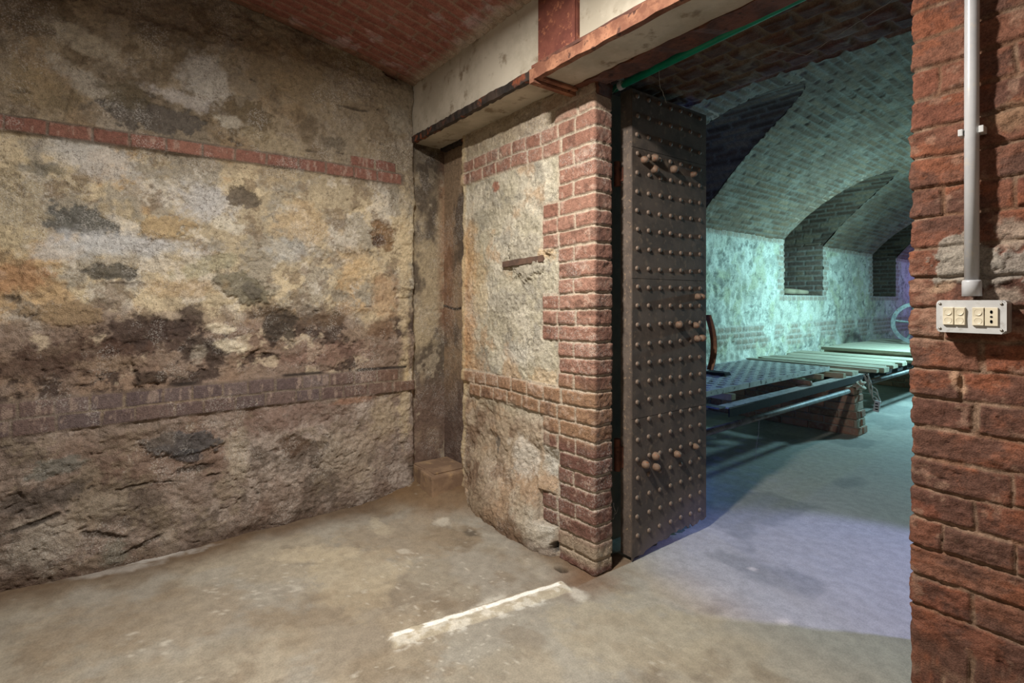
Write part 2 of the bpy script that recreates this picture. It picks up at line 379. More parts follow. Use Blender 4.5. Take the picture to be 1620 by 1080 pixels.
# ------------------------------------------------------------------ LEFT WALL (rubble under worn render, brick string courses)
XL = -2.95
def wl(px, py): p = on_x(px, py, XL); return p[1], p[2]
def build_wall_left():
    q, nn, dist, raw = path_samples([(XL, -2.6, 1), (XL, -0.75, 0.06), (XL, 1.445, 0.0048), (-3.0, 1.475, 0.006), (-3.02, 1.74, 0.006)])
    zs = steps(-0.05, (2.80, 0.0048))
    U = dist[:, None]-2.6+0*zs[None]; Z = zs[None]+0*dist[:, None]
    Yc = U        # runs like y up to the chase
    wu = 0.03*(fbm(Yc, Z, 7, 3, 1)-0.5); wz = 0.03*(fbm(Yc, Z, 7, 3, 2)-0.5)
    uw = Yc+wu; zw = Z+wz
    chase = ss(1.445, 1.465, Yc)
    H = 0.05*(fbm(Yc, Z, 2.2, 3, 11)-0.5)+0.03*(fbm(uw, zw, 9, 4, 12, 0.55)-0.5)+0.014*(fbm(uw, zw, 40, 3, 13, 0.65)-0.5)-0.010*ss(0.80, 0.97, ridge(uw, zw*1.6, 14, 3, 18))*ss(0.4, 0.6, fbm(uw, zw, 4, 3, 19))
    # stone-like undulation: warped cells
    H += 0.020*(ridge(uw*0.8, zw*1.3, 4.5, 3, 14)-0.6)
    crack = ss(0.86, 0.95, ridge(uw*0.7+0.16*fbm(uw, zw, 9, 5, 3, 0.65), zw*2.0, 3.6, 3, 15))*ss(0.50, 0.6, fbm(uw, zw, 6, 3, 16))
    H -= 0.012*crack
    C = np.zeros(Z.shape+(3,)); C[:] = lin((174, 160, 134))
    C = mix(C, (196, 180, 150), ss(0.46, 0.60, fbm(uw, zw, 3.2, 7, 21, 0.66)))
    C = mix(C, (186, 152, 108), ss(0.53, 0.64, fbm(uw, zw, 3.0, 7, 22, 0.66))*0.6)
    C = mix(C, (146, 140, 128), ss(0.52, 0.60, fbm(uw, zw, 3.8, 7, 23, 0.66))*0.7)
    C = mix(C, (212, 204, 190), ss(0.56, 0.62, fbm(uw, zw, 6.5, 7, 24, 0.72))*0.5)
    C = mix(C, (116, 98, 78), ss(0.57, 0.64, fbm(uw, zw, 9, 6, 241, 0.72))*0.6)
    # upper wall: browner render
    up = ss(1.80, 2.02, Z+0.1*(fbm(Yc, Z, 5, 3, 25)-0.5))
    C = mix(C, (120, 106, 88), up*0.75)
    C = mix(C, (98, 84, 66), up*ss(0.5, 0.60, fbm(uw, zw, 2.8, 7, 26, 0.68))*0.7)
    C = mix(C, (142, 130, 112), up*ss(0.56, 0.66, fbm(uw, zw, 5, 5, 27, 0.62))*0.55)
    # dark damp belt over the lower string course
    bt = ss(1.22, 1.02, Z+0.28*(fbm(Yc, Z, 3.2, 4, 28, 0.6)-0.5))*ss(0.76, 0.80, Z)
    C = mix(C, (124, 104, 92), bt*0.85)
    dk = ss(0.49, 0.57, fbm(uw, zw*1.3, 5, 7, 29, 0.72))*bt
    C = mix(C, (62, 50, 45), dk*0.85); H -= dk*0.008
    C = mix(C, (186, 170, 146), bt*ss(0.60, 0.68, fbm(uw, zw, 8, 5, 30, 0.66))*0.8)
    C = mix(C, (112, 84, 76), bt*ss(0.5, 0.62, fbm(uw, zw, 2.0, 4, 33))*0.5)
    # lower wall
    lo = ss(0.70, 0.64, Z)
    C = mix(C, (136, 120, 110), lo*0.92)
    C = mix(C, (168, 155, 144), lo*ss(0.49, 0.60, fbm(uw*1.5, zw*0.8, 3.4, 7, 34, 0.68))*0.8)
    C = mix(C, (98, 86, 76), lo*ss(0.52, 0.61, fbm(uw, zw, 3.6, 7, 35, 0.7))*0.8)
    C = mix(C, (116, 92, 78), lo*ss(0.52, 0.66, fbm(uw, zw, 2.2, 4, 36, 0.62))*0.6)
    C = mix(C, (146, 132, 112), lo*ss(0.56, 0.64, fbm(uw, zw, 7, 6, 37, 0.7))*0.45)
    C = mix(C, (84, 66, 54), ss(0.10, 0.0, Z+0.08*(fbm(Yc, Z, 6, 3, 38)-0.5))*0.8)
    C = mix(C, (66, 56, 48), crack*0.7)
    # patches seen in the photograph (stain, bare stones, salts)
    B = []
    def b(px, py, ru, rv, rot, col, st=.8, so=.3, h=0.0): u, v = wl(px, py); B.append((u, v, ru, rv, rot, col, st, so, h))
    WH = (186, 180, 174)
    b(130, 60, .13, .05, -25, (172, 162, 142), .7, .6, .004); b(150, 138, .16, .045, -30, (168, 160, 146), .7, .6); b(325, 125, .10, .12, 10, (176, 170, 160), .75, .7)
    b(300, 160, .16, .03, -10, WH, .6, .6); b(245, 183, .19, .07, -4, (88, 82, 76), .85, .2, -.012); b(205, 150, .10, .06, 0, (96, 86, 68), .7, .3)
    b(392, 190, .14, .09, -8, (98, 84, 64), .8, .25, .006); b(365, 193, .06, .03, 0, (188, 180, 164), .6, .6); b(105, 160, .06, .04, 0, (88, 80, 70), .7, .3)
    b(525, 225, .09, .04, 0, (96, 88, 76), .6, .4); b(430, 225, .16, .045, -10, (156, 142, 116), .6, .5, .004); b(630, 190, .07, .09, 0, (160, 152, 136), .6, .8)
    b(60, 140, .12, .08, 0, (140, 122, 92), .5, .5); b(450, 110, .3, .14, -15, (134, 116, 88), .5, .6); b(545, 90, .16, .08, -20, (136, 118, 88), .5, .6)
    b(155, 250, .15, .08, -10, (186, 182, 176), .75, .75); b(90, 230, .10, .05, 0, (178, 174, 166), .6, .8); b(325, 318, .12, .08, 0, (192, 190, 188), .75, .8)
    b(385, 313, .085, .045, 0, (102, 92, 80), .9, .2, -.008); b(125, 350, .12, .065, -5, (92, 92, 88), .88, .25, -.006); b(55, 265, .08, .03, 0, (96, 94, 84), .6, .4)
    b(262, 358, .11, .05, 8, (172, 148, 110), .75, .22, .008); b(262, 380, .11, .012, 8, (128, 108, 80), .6, .4); b(480, 355, .15, .10, -10, (190, 166, 130), .6, .4, .006); b(440, 280, .12, .05, 0, (160, 140, 108), .4, .5)
    b(605, 372, .075, .085, 20, (122, 92, 62), .85, .35, -.014); b(598, 382, .035, .04, 0, (74, 52, 40), .85, .3, -.012); b(360, 355, .07, .035, -20, (204, 196, 178), .8, .5)
    b(200, 385, .26, .045, -2, (190, 190, 190), .75, .8); b(120, 395, .15, .04, 8, (186, 186, 184), .65, .8); b(180, 430, .10, .035, 0, (84, 80, 72), .9, .25, -.008)
    b(20, 437, .12, .055, 5, (158, 116, 84), .65, .5, .006); b(22, 340, .09, .16, 0, (172, 158, 128), .5, .5, .01); b(330, 420, .14, .04, 20, (160, 156, 130), .55, .5)
    b(386, 455, .115, .07, -20, (116, 110, 92), .85, .3, .018); b(400, 462, .05, .035, -35, (96, 90, 80), .8, .3, .01); b(100, 495, .12, .05, -5, (140, 120, 94), .8, .25, .012)
    b(290, 455, .14, .045, 0, (170, 144, 110), .5, .6); b(460, 395, .1, .06, 0, (176, 178, 176), .5, .8); b(570, 420, .12, .1, 0, (200, 176, 138), .5, .7); b(610, 470, .08, .12, 0, (178, 142, 108), .5, .7)
    b(235, 530, .20, .085, 6, (70, 56, 50), .9, .4, -.006); b(130, 560, .22, .06, 0, (84, 64, 54), .85, .45); b(60, 580, .2, .05, 0, (88, 70, 60), .8, .5); b(295, 505, .08, .05, 30, (72, 60, 54), .85, .4)
    b(330, 545, .10, .05, 0, (70, 60, 54), .8, .4); b(270, 498, .05, .02, 0, (176, 160, 140), .6, .5); b(350, 520, .06, .025, 0, (206, 194, 170), .85, .4, .006); b(365, 548, .08, .03, -15, (212, 200, 176), .85, .4, .006)
    b(315, 560, .03, .04, 0, (168, 158, 142), .6, .5); b(445, 515, .08, .09, 0, (68, 60, 52), .88, .35, -.012); b(425, 492, .09, .03, 10, (92, 76, 60), .8, .4); b(520, 560, .25, .06, 4, (132, 104, 92), .6, .6)
    b(600, 520, .09, .05, 0, (110, 84, 64), .75, .5); b(520, 505, .10, .035, 0, (104, 84, 66), .7, .5); b(240, 597, .07, .028, 0, (64, 52, 44), .85, .3, .018); b(180, 575, .12, .03, 0, (146, 126, 106), .6, .6)
    b(292, 700, .14, .055, -8, (78, 76, 76), .88, .25, .014); b(300, 718, .06, .03, -10, (66, 64, 66), .85, .3, .01); b(310, 740, .07, .015, 0, (54, 48, 44), .7, .4, -.012)
    b(90, 738, .09, .035, 8, (98, 104, 98), .6, .4, .004); b(465, 702, .075, .07, 0, (94, 74, 60), .8, .4, -.006); b(60, 790, .16, .05, 5, (84, 76, 70), .7, .4, -.01)
    b(375, 720, .05, .16, 0, (176, 164, 144), .55, .8); b(70, 855, .10, .10, 0, (170, 160, 146), .6, .7); b(160, 800, .10, .05, 0, (150, 138, 122), .6, .6); b(555, 720, .16, .16, 0, (166, 152, 134), .55, .7)
    b(610, 660, .10, .12, 0, (176, 160, 134), .55, .7); b(460, 660, .22, .07, 4, (116, 92, 82), .6, .6); b(560, 632, .12, .02, 0, (134, 92, 68), .6, .7); b(200, 690, .2, .07, 0, (118, 104, 90), .4, .6)
    b(180, 875, .05, .06, 0, (112, 116, 104), .5, .6); b(165, 846, .08, .012, -20, (64, 54, 46), .7, .4, -.014); b(230, 860, .07, .012, 18, (60, 50, 42), .7, .4, -.014); b(60, 825, .09, .010, 14, (52, 46, 42), .8, .4, -.012)
    b(640, 420, .035, .5, 0, (206, 186, 150), .5, .7, .01); b(640, 620, .035, .3, 0, (200, 182, 146), .5, .7, .01)
    b(622, 112, .06, .035, -30, (34, 28, 24), .95, .3, -.05)  # cavity at the vault join, its inner shade painted dark
    C, H = blobs(C, H, Yc, Z, B)
    # brick string courses
    rj = random.Random(3)
    def row(z0, z1, a, bb, l=0.133):
        js = [a]; 
        while js[-1] < bb-0.05: js.append(js[-1]+l*rj.choice((0.88, 0.95, 1.0, 1.05, 1.12)))
        return (z0, z1, js)
    rows = [row(0.646, 0.717, -1.2, 1.37, .135), row(0.717, 0.789, -1.26, 1.37, .13), row(1.893, 1.960, -1.2, 1.38, .14), row(1.960, 2.024, 1.05, 1.38, .13)]
    sag = 0.006*np.sin(Yc*2.1)
    mk, ID = brick_rows(Yc+0.006*(fbm(Yc, Z, 20, 3, 61)-0.5), Z-sag+0.007*(fbm(Yc, Z, 18, 3, 62)-0.5), rows, 0.0065, 0.002, 0.0045)
    band = np.maximum(ss(0.637, 0.650, Z-sag)*ss(0.800, 0.787, Z-sag), ss(1.886, 1.897, Z-sag)*ss(1.97, 1.958, Z-sag))*ss(1.40, 1.36, Yc)
    H = H*(1-0.85*band)+band*0.012
    C = mix(C, (104, 90, 80), band*0.8)
    r1 = per(ID, 5); r2 = per(ID, 9)
    bc = np.zeros(C.shape); low = ss(1.2, 1.1, Z)
    bc[:] = lin((138, 98, 84)); bc = mix(bc, (116, 78, 68), r1*0.7)
    bl = np.zeros(C.shape); bl[:] = lin((96, 84, 84)); bl = mix(bl, (116, 102, 98), r1); bl = mix(bl, (104, 80, 70), r2*0.5)
    bl = mix(bl, (124, 94, 74), ss(0.9, 1.35, Yc)*0.6)
    bc = bc*(1-low[..., None])+bl*low[..., None]
    bc = mix(bc, (176, 156, 140), ss(0.60, 0.72, fbm(Yc*3, Z, 16, 4, 63, 0.6))*0.45)
    C = C*(1-mk[..., None])+bc*mk[..., None]
    H = H*(1-mk)+mk*(0.016+0.004*(r2-0.5)+0.004*(fbm(Yc, Z, 30, 3, 64)-0.5))
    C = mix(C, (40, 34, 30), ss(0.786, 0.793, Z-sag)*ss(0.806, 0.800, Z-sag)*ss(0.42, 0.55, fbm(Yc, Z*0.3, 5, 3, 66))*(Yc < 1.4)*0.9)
    # corner chase: smoother, soot-stained
    H = H*(1-0.7*chase)
    cc = np.zeros(C.shape); cc[:] = lin((176, 160, 132))
    cc = mix(cc, (84, 74, 66), ss(0.40, 0.60, fbm(Yc, Z*0.6, 5, 5, 71, 0.62)+0.14*ss(1.7, 0.9, Z)-0.05)*0.85)
    cc = mix(cc, (124, 100, 88), ss(0.85, 0.5, Z)*0.7); cc = mix(cc, (156, 110, 82), ss(1.66, 1.73, Yc)*ss(0.9, 1.1, Z)*0.5)
    cc = mix(cc, (186, 172, 148), ss(0.56, 0.64, fbm(Yc, Z, 9, 4, 72, 0.62))*0.6)
    cc = mix(cc, (70, 62, 54), ss(1.9, 2.05, Z)*0.6)
    C = C*(1-chase[..., None])+cc*chase[..., None]
    P = np.stack([q[:, 0][:, None]+nn[:, 0][:, None]*H, q[:, 1][:, None]+nn[:, 1][:, None]*H, Z], -1)
    o = grid_object('wall_left', P, C, M_WALL); tag(o, kind='structure')
build_wall_left()

# ------------------------------------------------------------------ PARTITION WITH TOOTHED BRICK JAMB
YP = 1.654; XJ = -1.61
def build_wall_back():
    q, nn, dist, raw = path_samples([(-3.06, 1.704, 1), (-2.725, 1.704, 0.006), (-2.700, YP, 0.006), (XJ, YP, 0.0045), (XJ, 1.756, 0.004), (-1.80, 1.762, 0.008)])
    zs = steps(-0.06, (2.24, 0.0046))
    # unrolled coordinate: U = x on the front, running on round the corner
    ic = np.argmin(np.hypot(raw[:, 0]-XJ, raw[:, 1]-YP)); U1 = XJ+(dist-dist[ic])
    U = U1[:, None]+0*zs[None]; Z = zs[None]+0*U1[:, None]
    flare = 0.10*ss(0.45, 0.0, Z)*ss(-1.75, -2.0, U)*ss(-2.75, -2.45, U)
    wu = 0.02*(fbm(U, Z, 9, 3, 101)-0.5); wz = 0.02*(fbm(U, Z, 9, 3, 102)-0.5); uw = U+wu; zw = Z+wz
    ch = ss(-2.69, -2.715, U)
    H = 0.022*(fbm(uw, zw, 6, 4, 111)-0.5)+0.012*(fbm(uw, zw, 30, 4, 112, 0.6)-0.5)+0.006*(ridge(uw, zw, 40, 2, 113)-0.5)
    lowr = ss(0.70, 0.55, Z); H += lowr*(0.05*(fbm(uw, zw, 7, 4, 114)-0.5)); H += flare
    C = np.zeros(Z.shape+(3,)); C[:] = lin((186, 178, 156))
    C = mix(C, (206, 198, 178), ss(0.45, 0.62, fbm(uw, zw, 4, 5, 121, 0.6)))
    C = mix(C, (158, 152, 138), ss(0.52, 0.66, fbm(uw, zw, 8, 7, 122, 0.7))*0.8)
    C = mix(C, (190, 156, 120), ss(0.52, 0.64, fbm(uw, zw, 3.4, 7, 123, 0.68)+0.10*ss(-2.3, -2.7, U)+0.08*ss(1.0, 0.7, Z)-0.08)*0.6)
    C = mix(C, (196, 144, 94), ss(-2.50, -2.70, U)*ss(0.55, 0.8, Z)*ss(1.75, 1.5, Z)*0.6)
    C = mix(C, (164, 138, 114), lowr*0.6); C = mix(C, (128, 104, 84), lowr*ss(0.46, 0.6, fbm(uw, zw, 5, 5, 124, 0.6))*0.8)
    C = mix(C, (206, 202, 190), lowr*ss(-2.05, -1.9, U)*ss(0.40, 0.56, fbm(uw, zw, 9, 4, 125, 0.6))*0.9)
    C = mix(C, (112, 90, 72), ss(0.12, 0.0, Z+0.1*(fbm(U, Z, 8, 3, 126)-0.5))*0.7)
    C = mix(C, (158, 134, 108), ss(2.02, 2.05, Z)*0.5)
    B = []
    def b(px, py, ru, rv, rot, col, st=.8, so=.3, h=0.0): p = on_y(px, py, YP); B.append((p[0], p[2], ru, rv, rot, col, st, so, h))
    b(835, 405, .17, .10, 8, (176, 168, 150), .9, .2, .016); b(868, 395, .07, .04, 0, (206, 176, 136), .7, .5); b(800, 380, .06, .05, 0, (150, 146, 136), .6, .5); b(765, 345, .10, .045, 0, (150, 144, 126), .7, .5)
    b(785, 296, .035, .028, 0, (150, 88, 66), .8, .4); b(760, 450, .07, .18, 0, (206, 184, 142), .5, .7); b(790, 700, .03, .04, 0, (112, 112, 108), .7, .4); b(820, 560, .10, .06, 0, (198, 194, 182), .6, .7)
    b(745, 400, .06, .2, 0, (196, 160, 112), .5, .7); b(800, 480, .13, .06, 0, (170, 164, 150), .5, .7); b(860, 600, .1, .06, 0, (204, 172, 130), .5, .7)
    b(832, 720, .10, .10, 0, (214, 208, 196), .7, .6); b(770, 790, .08, .1, 0, (150, 132, 110), .6, .6); b(850, 820, .12, .07, -20, (186, 176, 158), .6, .6); b(886, 866, .022, .035, 0, (8, 7, 6), .98, .2, -.05)
    b(770, 240, .2, .05, 0, (176, 164, 140), .6, .5); b(850, 235, .15, .05, 0, (190, 182, 164), .7, .5)
    C, H = blobs(C, H, U, Z, B, 500)
    # brickwork: string courses and toothed quoin
    rj = random.Random(11); rows = []
    z = lambda k: 1.158+0.0728*k
    E = XJ+0.26     # far end, past the jamb
    ext = {}
    for k in range(-17, 15):
        zz = z(k)+0.036
        far = (1.46 < zz < 1.68) or (0.99 < zz < 1.22) or (0.49 < zz < 0.645) or (0.12 < zz < 0.27)
        if k in (-7, -6, 10, 11):
            js = [E, XJ-0.115 if k % 2 else XJ-0.21]
            l0 = -2.66 if k != 11 else -2.62
            while js[-1] > l0+0.05: js.append(js[-1]-rj.uniform(0.115, 0.14))
            js = js[::-1]
        elif far: js = [XJ-0.344, XJ-0.235 if k % 2 else XJ-0.20, XJ-0.115, E] if k % 2 else [XJ-0.344, XJ-0.225, E]
        elif k >= 12: js = [XJ-0.36, XJ-0.20, E] if k % 2 else [XJ-0.26, XJ-0.1, E]
        else: js = [XJ-0.23, XJ-0.125, E] if k % 2 else [XJ-0.225, E]
        rows.append((z(k), z(k+1), js))
    mk, ID = brick_rows(U+0.009*(fbm(U, Z, 26, 4, 131, .6)-0.5), Z+0.009*(fbm(U, Z, 24, 4, 132, .6)-0.5)+0.004*np.sin(U*9), rows, 0.0085, 0.0025, 0.0045)
    region = np.zeros(Z.shape)
    for z0, z1, js in rows: region = np.maximum(region, ss(js[0]-0.012, js[0]-0.004, U)*(Z >= z0-0.002)*(Z <= z1+0.002))
    worn = ss(0.60, 0.70, fbm(uw, zw, 5, 4, 133, 0.6)); low = ss(0.9, 0.6, Z)
    top = ss(2.0, 2.12, Z+0.06*(fbm(U, Z, 8, 3, 139)-0.5)); mk = mk*(1-0.5*worn*(U < -1.9))*(1-0.75*top)
    H = H*(1-region)+region*(0.002+0.006*(fbm(U, Z, 40, 3, 134)-0.5))
    C = mix(C, (186, 170, 150), region*0.85)
    r1 = per(ID, 3); r2 = per(ID, 8); bc = np.zeros(C.shape); bc[:] = lin((160, 120, 102)); bc = mix(bc, (140, 98, 82), r1*0.8); bc = mix(bc, (172, 134, 116), r2*0.5)
    dl = np.zeros(C.shape); dl[:] = lin((132, 98, 86)); dl = mix(dl, (112, 78, 68), r1*0.8)
    bc = bc*(1-low[..., None])+dl*low[..., None]
    bc = mix(bc, (168, 136, 104), ss(0.52, 0.60, Z)*ss(0.88, 0.78, Z)*0.65)
    bc = mix(bc, (206, 182, 164), ss(0.58, 0.72, fbm(U, Z, 26, 4, 135, 0.65))*0.45)
    bc = mix(bc, (96, 70, 60), ss(0.60, 0.72, fbm(U, Z, 12, 4, 136, 0.6))*0.5)
    jamb = ss(XJ-0.005, XJ+0.01, U); bc = mix(bc, (98, 68, 60), jamb*0.45)
    C = C*(1-mk[..., None])+bc*mk[..., None]
    C = mix(C, (176, 160, 138), ss(0.16, 0.10, Z+0.05*(fbm(U, Z, 9, 3, 137)-0.5))*ss(0.02, 0.05, Z)*ss(-1.86, -1.8, U)*0.8)
    H = H+mk*(0.009+0.004*(r2-0.5)+0.006*(fbm(U, Z, 35, 4, 138, .6)-0.5))*(1-0.2*jamb)
    # corner chase
    cc = np.zeros(C.shape); cc[:] = lin((150, 128, 104)); cc = mix(cc, (82, 72, 64), ss(0.42, 0.6, fbm(U, Z*0.5, 6, 5, 141, 0.6)+0.1*ss(1.6, .9, Z))*0.8)
    cc = mix(cc, (168, 126, 96), ss(-2.90, -2.98, U)*ss(0.9, 1.1, Z)*ss(1.8, 1.5, Z)*0.5); cc = mix(cc, (104, 84, 76), ss(0.85, 0.5, Z)*0.7)
    C = C*(1-ch[..., None])+cc*ch[..., None]; H = H*(1-0.75*ch)
    C = mix(C, (212, 192, 152), ss(0.035, 0.012, np.abs(U+2.69))*0.6); H += 0.012*ss(0.035, 0.01, np.abs(U+2.685))*fbm(U, Z, 12, 3, 142)
    C = mix(C, (44, 36, 30), ss(0.012, 0.004, np.abs(Z-1.155-0.01*np.sin(U*20)))*ch*0.9)
    P = np.stack([q[:, 0][:, None]+nn[:, 0][:, None]*H, q[:, 1][:, None]+nn[:, 1][:, None]*H, Z], -1)
    o = grid_object('wall_back', P, C, M_WALL); tag(o, kind='structure')
build_wall_back()

# ------------------------------------------------------------------ RIGHT BRICK WALL
XR = -0.4675
def build_wall_right():
    q, nn, dist, raw = path_samples([(XR, 2.40, 1), (XR, 1.80, 0.02), (XR, YP, 0.004), (-0.10, YP, 0.0034), (1.6, YP, 0.03)], 4)
    zs = steps(-0.05, (0.35, 0.02), (2.06, 0.0034), (2.62, 0.02))
    ic = np.argmin(np.hypot(raw[:, 0]-XR, raw[:, 1]-YP)); U1 = dist-dist[ic]
    U = U1[:, None]+0*zs[None]; Z = zs[None]+0*U1[:, None]
    rows = []; z = lambda k: 0.9505+0.0765*k
    pat = {0: (.10, .235), -1: (.122, .245), -2: (.26,), -3: (.19,), -4: (.122,), -5: (.06, .195), -6: (.25,), -7: (.12, .25), -8: (.26,), -9: (.12, .26), -10: (.06, .2),
           1: (.135,), 2: (.06, .3), 3: (.26,), 4: (.12, .25), 5: (.26,), 6: (.066, .198), 7: (.255,), 8: (.12,), 9: (.25,), 10: (.055, .195), 11: (.26,), 12: (.12, .24), 13: (.25,), 14: (.06, .2)}
    for k in range(-13, 23):
        js = [-0.9, -0.62, -0.38, -0.125 if k % 2 else -0.25]+list(pat.get(k, (.12, .26) if k % 2 else (.25,)))
        while js[-1] < 2.0: js.append(js[-1]+(.25 if len(js) % 2 else .125))
        rows.append((z(k), z(k+1), js))
    tilt = -0.010*U*(U > 0)
    mk, ID = brick_rows(U+0.014*(fbm(U, Z, 14, 4, 201)-0.5)+0.10*(Z-0.9)*0*U, Z+tilt+0.014*(fbm(U, Z, 11, 5, 202, .6)-0.5), rows, 0.0055, 0.003, 0.0050)
    r1 = per(ID, 31); r2 = per(ID, 37)
    H = 0.006*(fbm(U, Z, 40, 4, 203, 0.6)-0.5)
    crk = ss(0.88, 0.95, ridge(U+0.05*fbm(U, Z, 20, 5, 5, .65), Z*3.0, 7, 3, 205))*ss(0.5, 0.6, fbm(U, Z, 6, 3, 206))
    H += mk*(0.007+0.006*(r1-0.5)+0.013*(fbm(U, Z*1.6, 18, 5, 204, 0.65)-0.5)+0.02*(r2-0.5)*0.2-0.004*crk)
    C = np.zeros(Z.shape+(3,)); C[:] = lin((120, 96, 78)); C = mix(C, (146, 120, 100), ss(0.45, 0.6, fbm(U, Z, 30, 4, 207, 0.6))*0.7)
    C = mix(C, (112, 78, 58), ss(0.55, 0.65, fbm(U, Z, 14, 3, 208))*0.7)
    bc = np.zeros(C.shape); bc[:] = lin((126, 80, 62)); bc = mix(bc, (108, 66, 52), r1*0.8); bc = mix(bc, (116, 86, 70), r2*0.5)
    bc = mix(bc, (138, 82, 56), ss(0.54, 0.64, fbm(U, Z*1.5, 9, 6, 209, 0.68))*0.5)
    bc = mix(bc, (84, 63, 55), ss(0.50, 0.62, fbm(U, Z*1.4, 9, 7, 210, 0.68)+0.08*ss(1.1, 0.9, Z))*0.65)
    bc = mix(bc, (160, 130, 110), ss(0.62, 0.72, fbm(U, Z, 20, 4, 211, 0.65))*0.4); bc = mix(bc, (60, 38, 30), crk*0.7)
    C = C*(1-mk[..., None])+bc*mk[..., None]
    B = []
    def b(px, py, ru, rv, rot, col, st=.9, so=.3, h=0.0): p = on_y(px, py, YP); B.append((p[0]-XR, p[2], ru, rv, rot, col, st, so, h))
    PL = (146, 138, 126)
    b(1530, 420, .075, .048, 8, PL, .92, .2, .006); b(1512, 392, .04, .03, 40, PL, .9, .25, .004); b(1610, 420, .07, .04, 0, (142, 134, 124), .9, .25, .005); b(1600, 372, .03, .03, 0, (160, 146, 130), .6, .5)
    b(1590, 470, .05, .02, 0, (164, 150, 134), .6, .4); b(1490, 455, .03, .012, 20, (176, 150, 124), .6, .5); b(1605, 180, .04, .03, 0, (146, 118, 92), .6, .6)
    b(1515, 600, .012, .03, 20, (184, 150, 122), .6, .5)
    C, H = blobs(C, H, U, Z, B, 700)
    P = np.stack([q[:, 0][:, None]+nn[:, 0][:, None]*H, q[:, 1][:, None]+nn[:, 1][:, None]*H, Z], -1)
    o = grid_object('wall_right', P, C, M_BRICKWALL); tag(o, kind='structure')
    bm = bmesh.new(); box(bm, -0.44, 1.6, 1.70, 2.42, 0, 2.6)
    tag(obj('wall_right_core', bm, M_INFILL), kind='structure')
build_wall_right()

# ------------------------------------------------------------------ FRONT VAULT (brick)
def zf(y): return 2.76-0.068*(y+0.4)**2
def build_ceiling():
    xs = steps(-3.08, (-0.9, 0.0065), (1.6, 0.06)); ys = steps(-2.6, (-0.4, 0.06), (1.47, 0.0075))
    X, Y = np.meshgrid(xs, ys, indexing='ij')
    A = Y*1.01+0.012*(fbm(X, Y, 7, 3, 401)-0.5); Bc = X+0.012*(fbm(X, Y, 9, 3, 402)-0.5)
    mk, ID = brick_uniform(A, Bc, 0.25, 0.066, 0.009, 0.006); r1 = per(ID, 3); r2 = per(ID, 4)
    H = 0.004*(fbm(X, Y, 40, 3, 403)-0.5)+mk*(0.008+0.006*(r1-0.5))
    C = np.zeros(X.shape+(3,)); C[:] = lin((150, 126, 112))
    bc = np.zeros(C.shape); bc[:] = lin((150, 98, 88)); bc = mix(bc, (128, 78, 70), r1*0.8); bc = mix(bc, (160, 112, 100), r2*0.4)
    C = C*(1-mk[..., None])+bc*mk[..., None]
    C = mix(C, (206, 190, 196), ss(0.58, 0.70, fbm(X, Y, 4, 7, 404, 0.68)+0.1*ss(1.0, 1.4, Y)-0.04)*0.4)
    C = mix(C, (178, 168, 150), ss(1.36, 1.44, Y+0.05*(fbm(X, Y, 6, 3, 405)-0.5))*0.7)
    C = mix(C, (120, 96, 74), ss(-2.84, -2.95, X+0.05*(fbm(X, Y, 6, 3, 406)-0.5))*0.6)
    P = np.stack([X, Y, zf(Y)-H], -1)
    tag(grid_object('ceiling', P, C, M_VAULT), kind='structure')
build_ceiling()
# unseen shell of the front room and mass of the partition
def shell(name, *b, m=M_INFILL):
    bm = bmesh.new(); box(bm, *b); return tag(obj(name, bm, m), kind='structure')
M_SHELL = solid('rear_wall_render', (120, 100, 80), (140, 118, 94), 3, 0.9, 0, 0.3)
shell('wall_rear', -3.1, 1.65, -2.7, -2.55, -0.05, 2.8, m=M_SHELL)
shell('wall_side', 1.5, 1.65, -2.6, 1.70, -0.05, 2.8, m=M_SHELL)
shell('wall_back_core', -3.40, -1.80, 1.78, 2.40, -0.05, 3.2, m=M_SHELL)

# ------------------------------------------------------------------ STEEL AND CONCRETE BEAM
def strip(bm, x0, x1, y0, y1, z0, z1, n=40, amp=0.003, seed=1):
    """a bar along x with an uneven, flaking surface"""
    rr = random.Random(seed); prev = None
    for i in range(n+1):
        x = x0+(x1-x0)*i/n
        j = lambda: rr.uniform(-amp, amp)
        ring = [bm.verts.new((x, y0+j(), z0+j())), bm.verts.new((x, y1+j(), z0+j())), bm.verts.new((x, y1+j(), z1+j())), bm.verts.new((x, y0+j(), z1+j()))]
        if prev:
            for k in range(4): bm.faces.new((prev[k], prev[(k+1) % 4], ring[(k+1) % 4], ring[k]))
        else: bm.faces.new(ring[::-1])
        prev = ring
    bm.faces.new(prev)
beam = empty('lintel_beam', (-1.2, 1.55, 2.17)); tag(beam, 'rusty steel beam with pale concrete infill spanning above the iron door opening', 'beam')
def bpart(name, fn, mat):
    bm = bmesh.new(); fn(bm); bmesh.ops.translate(bm, verts=bm.verts, vec=-beam.location); return obj(name, bm, mat, beam)
bpart('concrete_infill', lambda bm: box(bm, -3.02, 1.5, 1.452, 1.72, 2.185, 2.60), M_INFILL)
bpart('flange', lambda bm: strip(bm, -3.0, -1.70, 1.436, 1.462, 2.165, 2.205, 60, 0.003, 2), M_RUSTDARK)
bpart('flange', lambda bm: strip(bm, -3.0, -1.70, 1.668, 1.70, 2.163, 2.186, 60, 0.004, 3), M_RUSTDARK)
bpart('lower_flange', lambda bm: strip(bm, -1.74, 1.5, 1.405, 1.432, 2.140, 2.196, 70, 0.003, 4), M_RUSTORANGE)
bpart('upper_ledge', lambda bm: strip(bm, -1.74, 1.5, 1.405, 1.470, 2.188, 2.200, 70, 0.002, 41), M_RUST)
bpart('lower_infill', lambda bm: box(bm, -1.715, 1.5, 1.430, 1.615, 2.152, 2.19), M_INFILL)
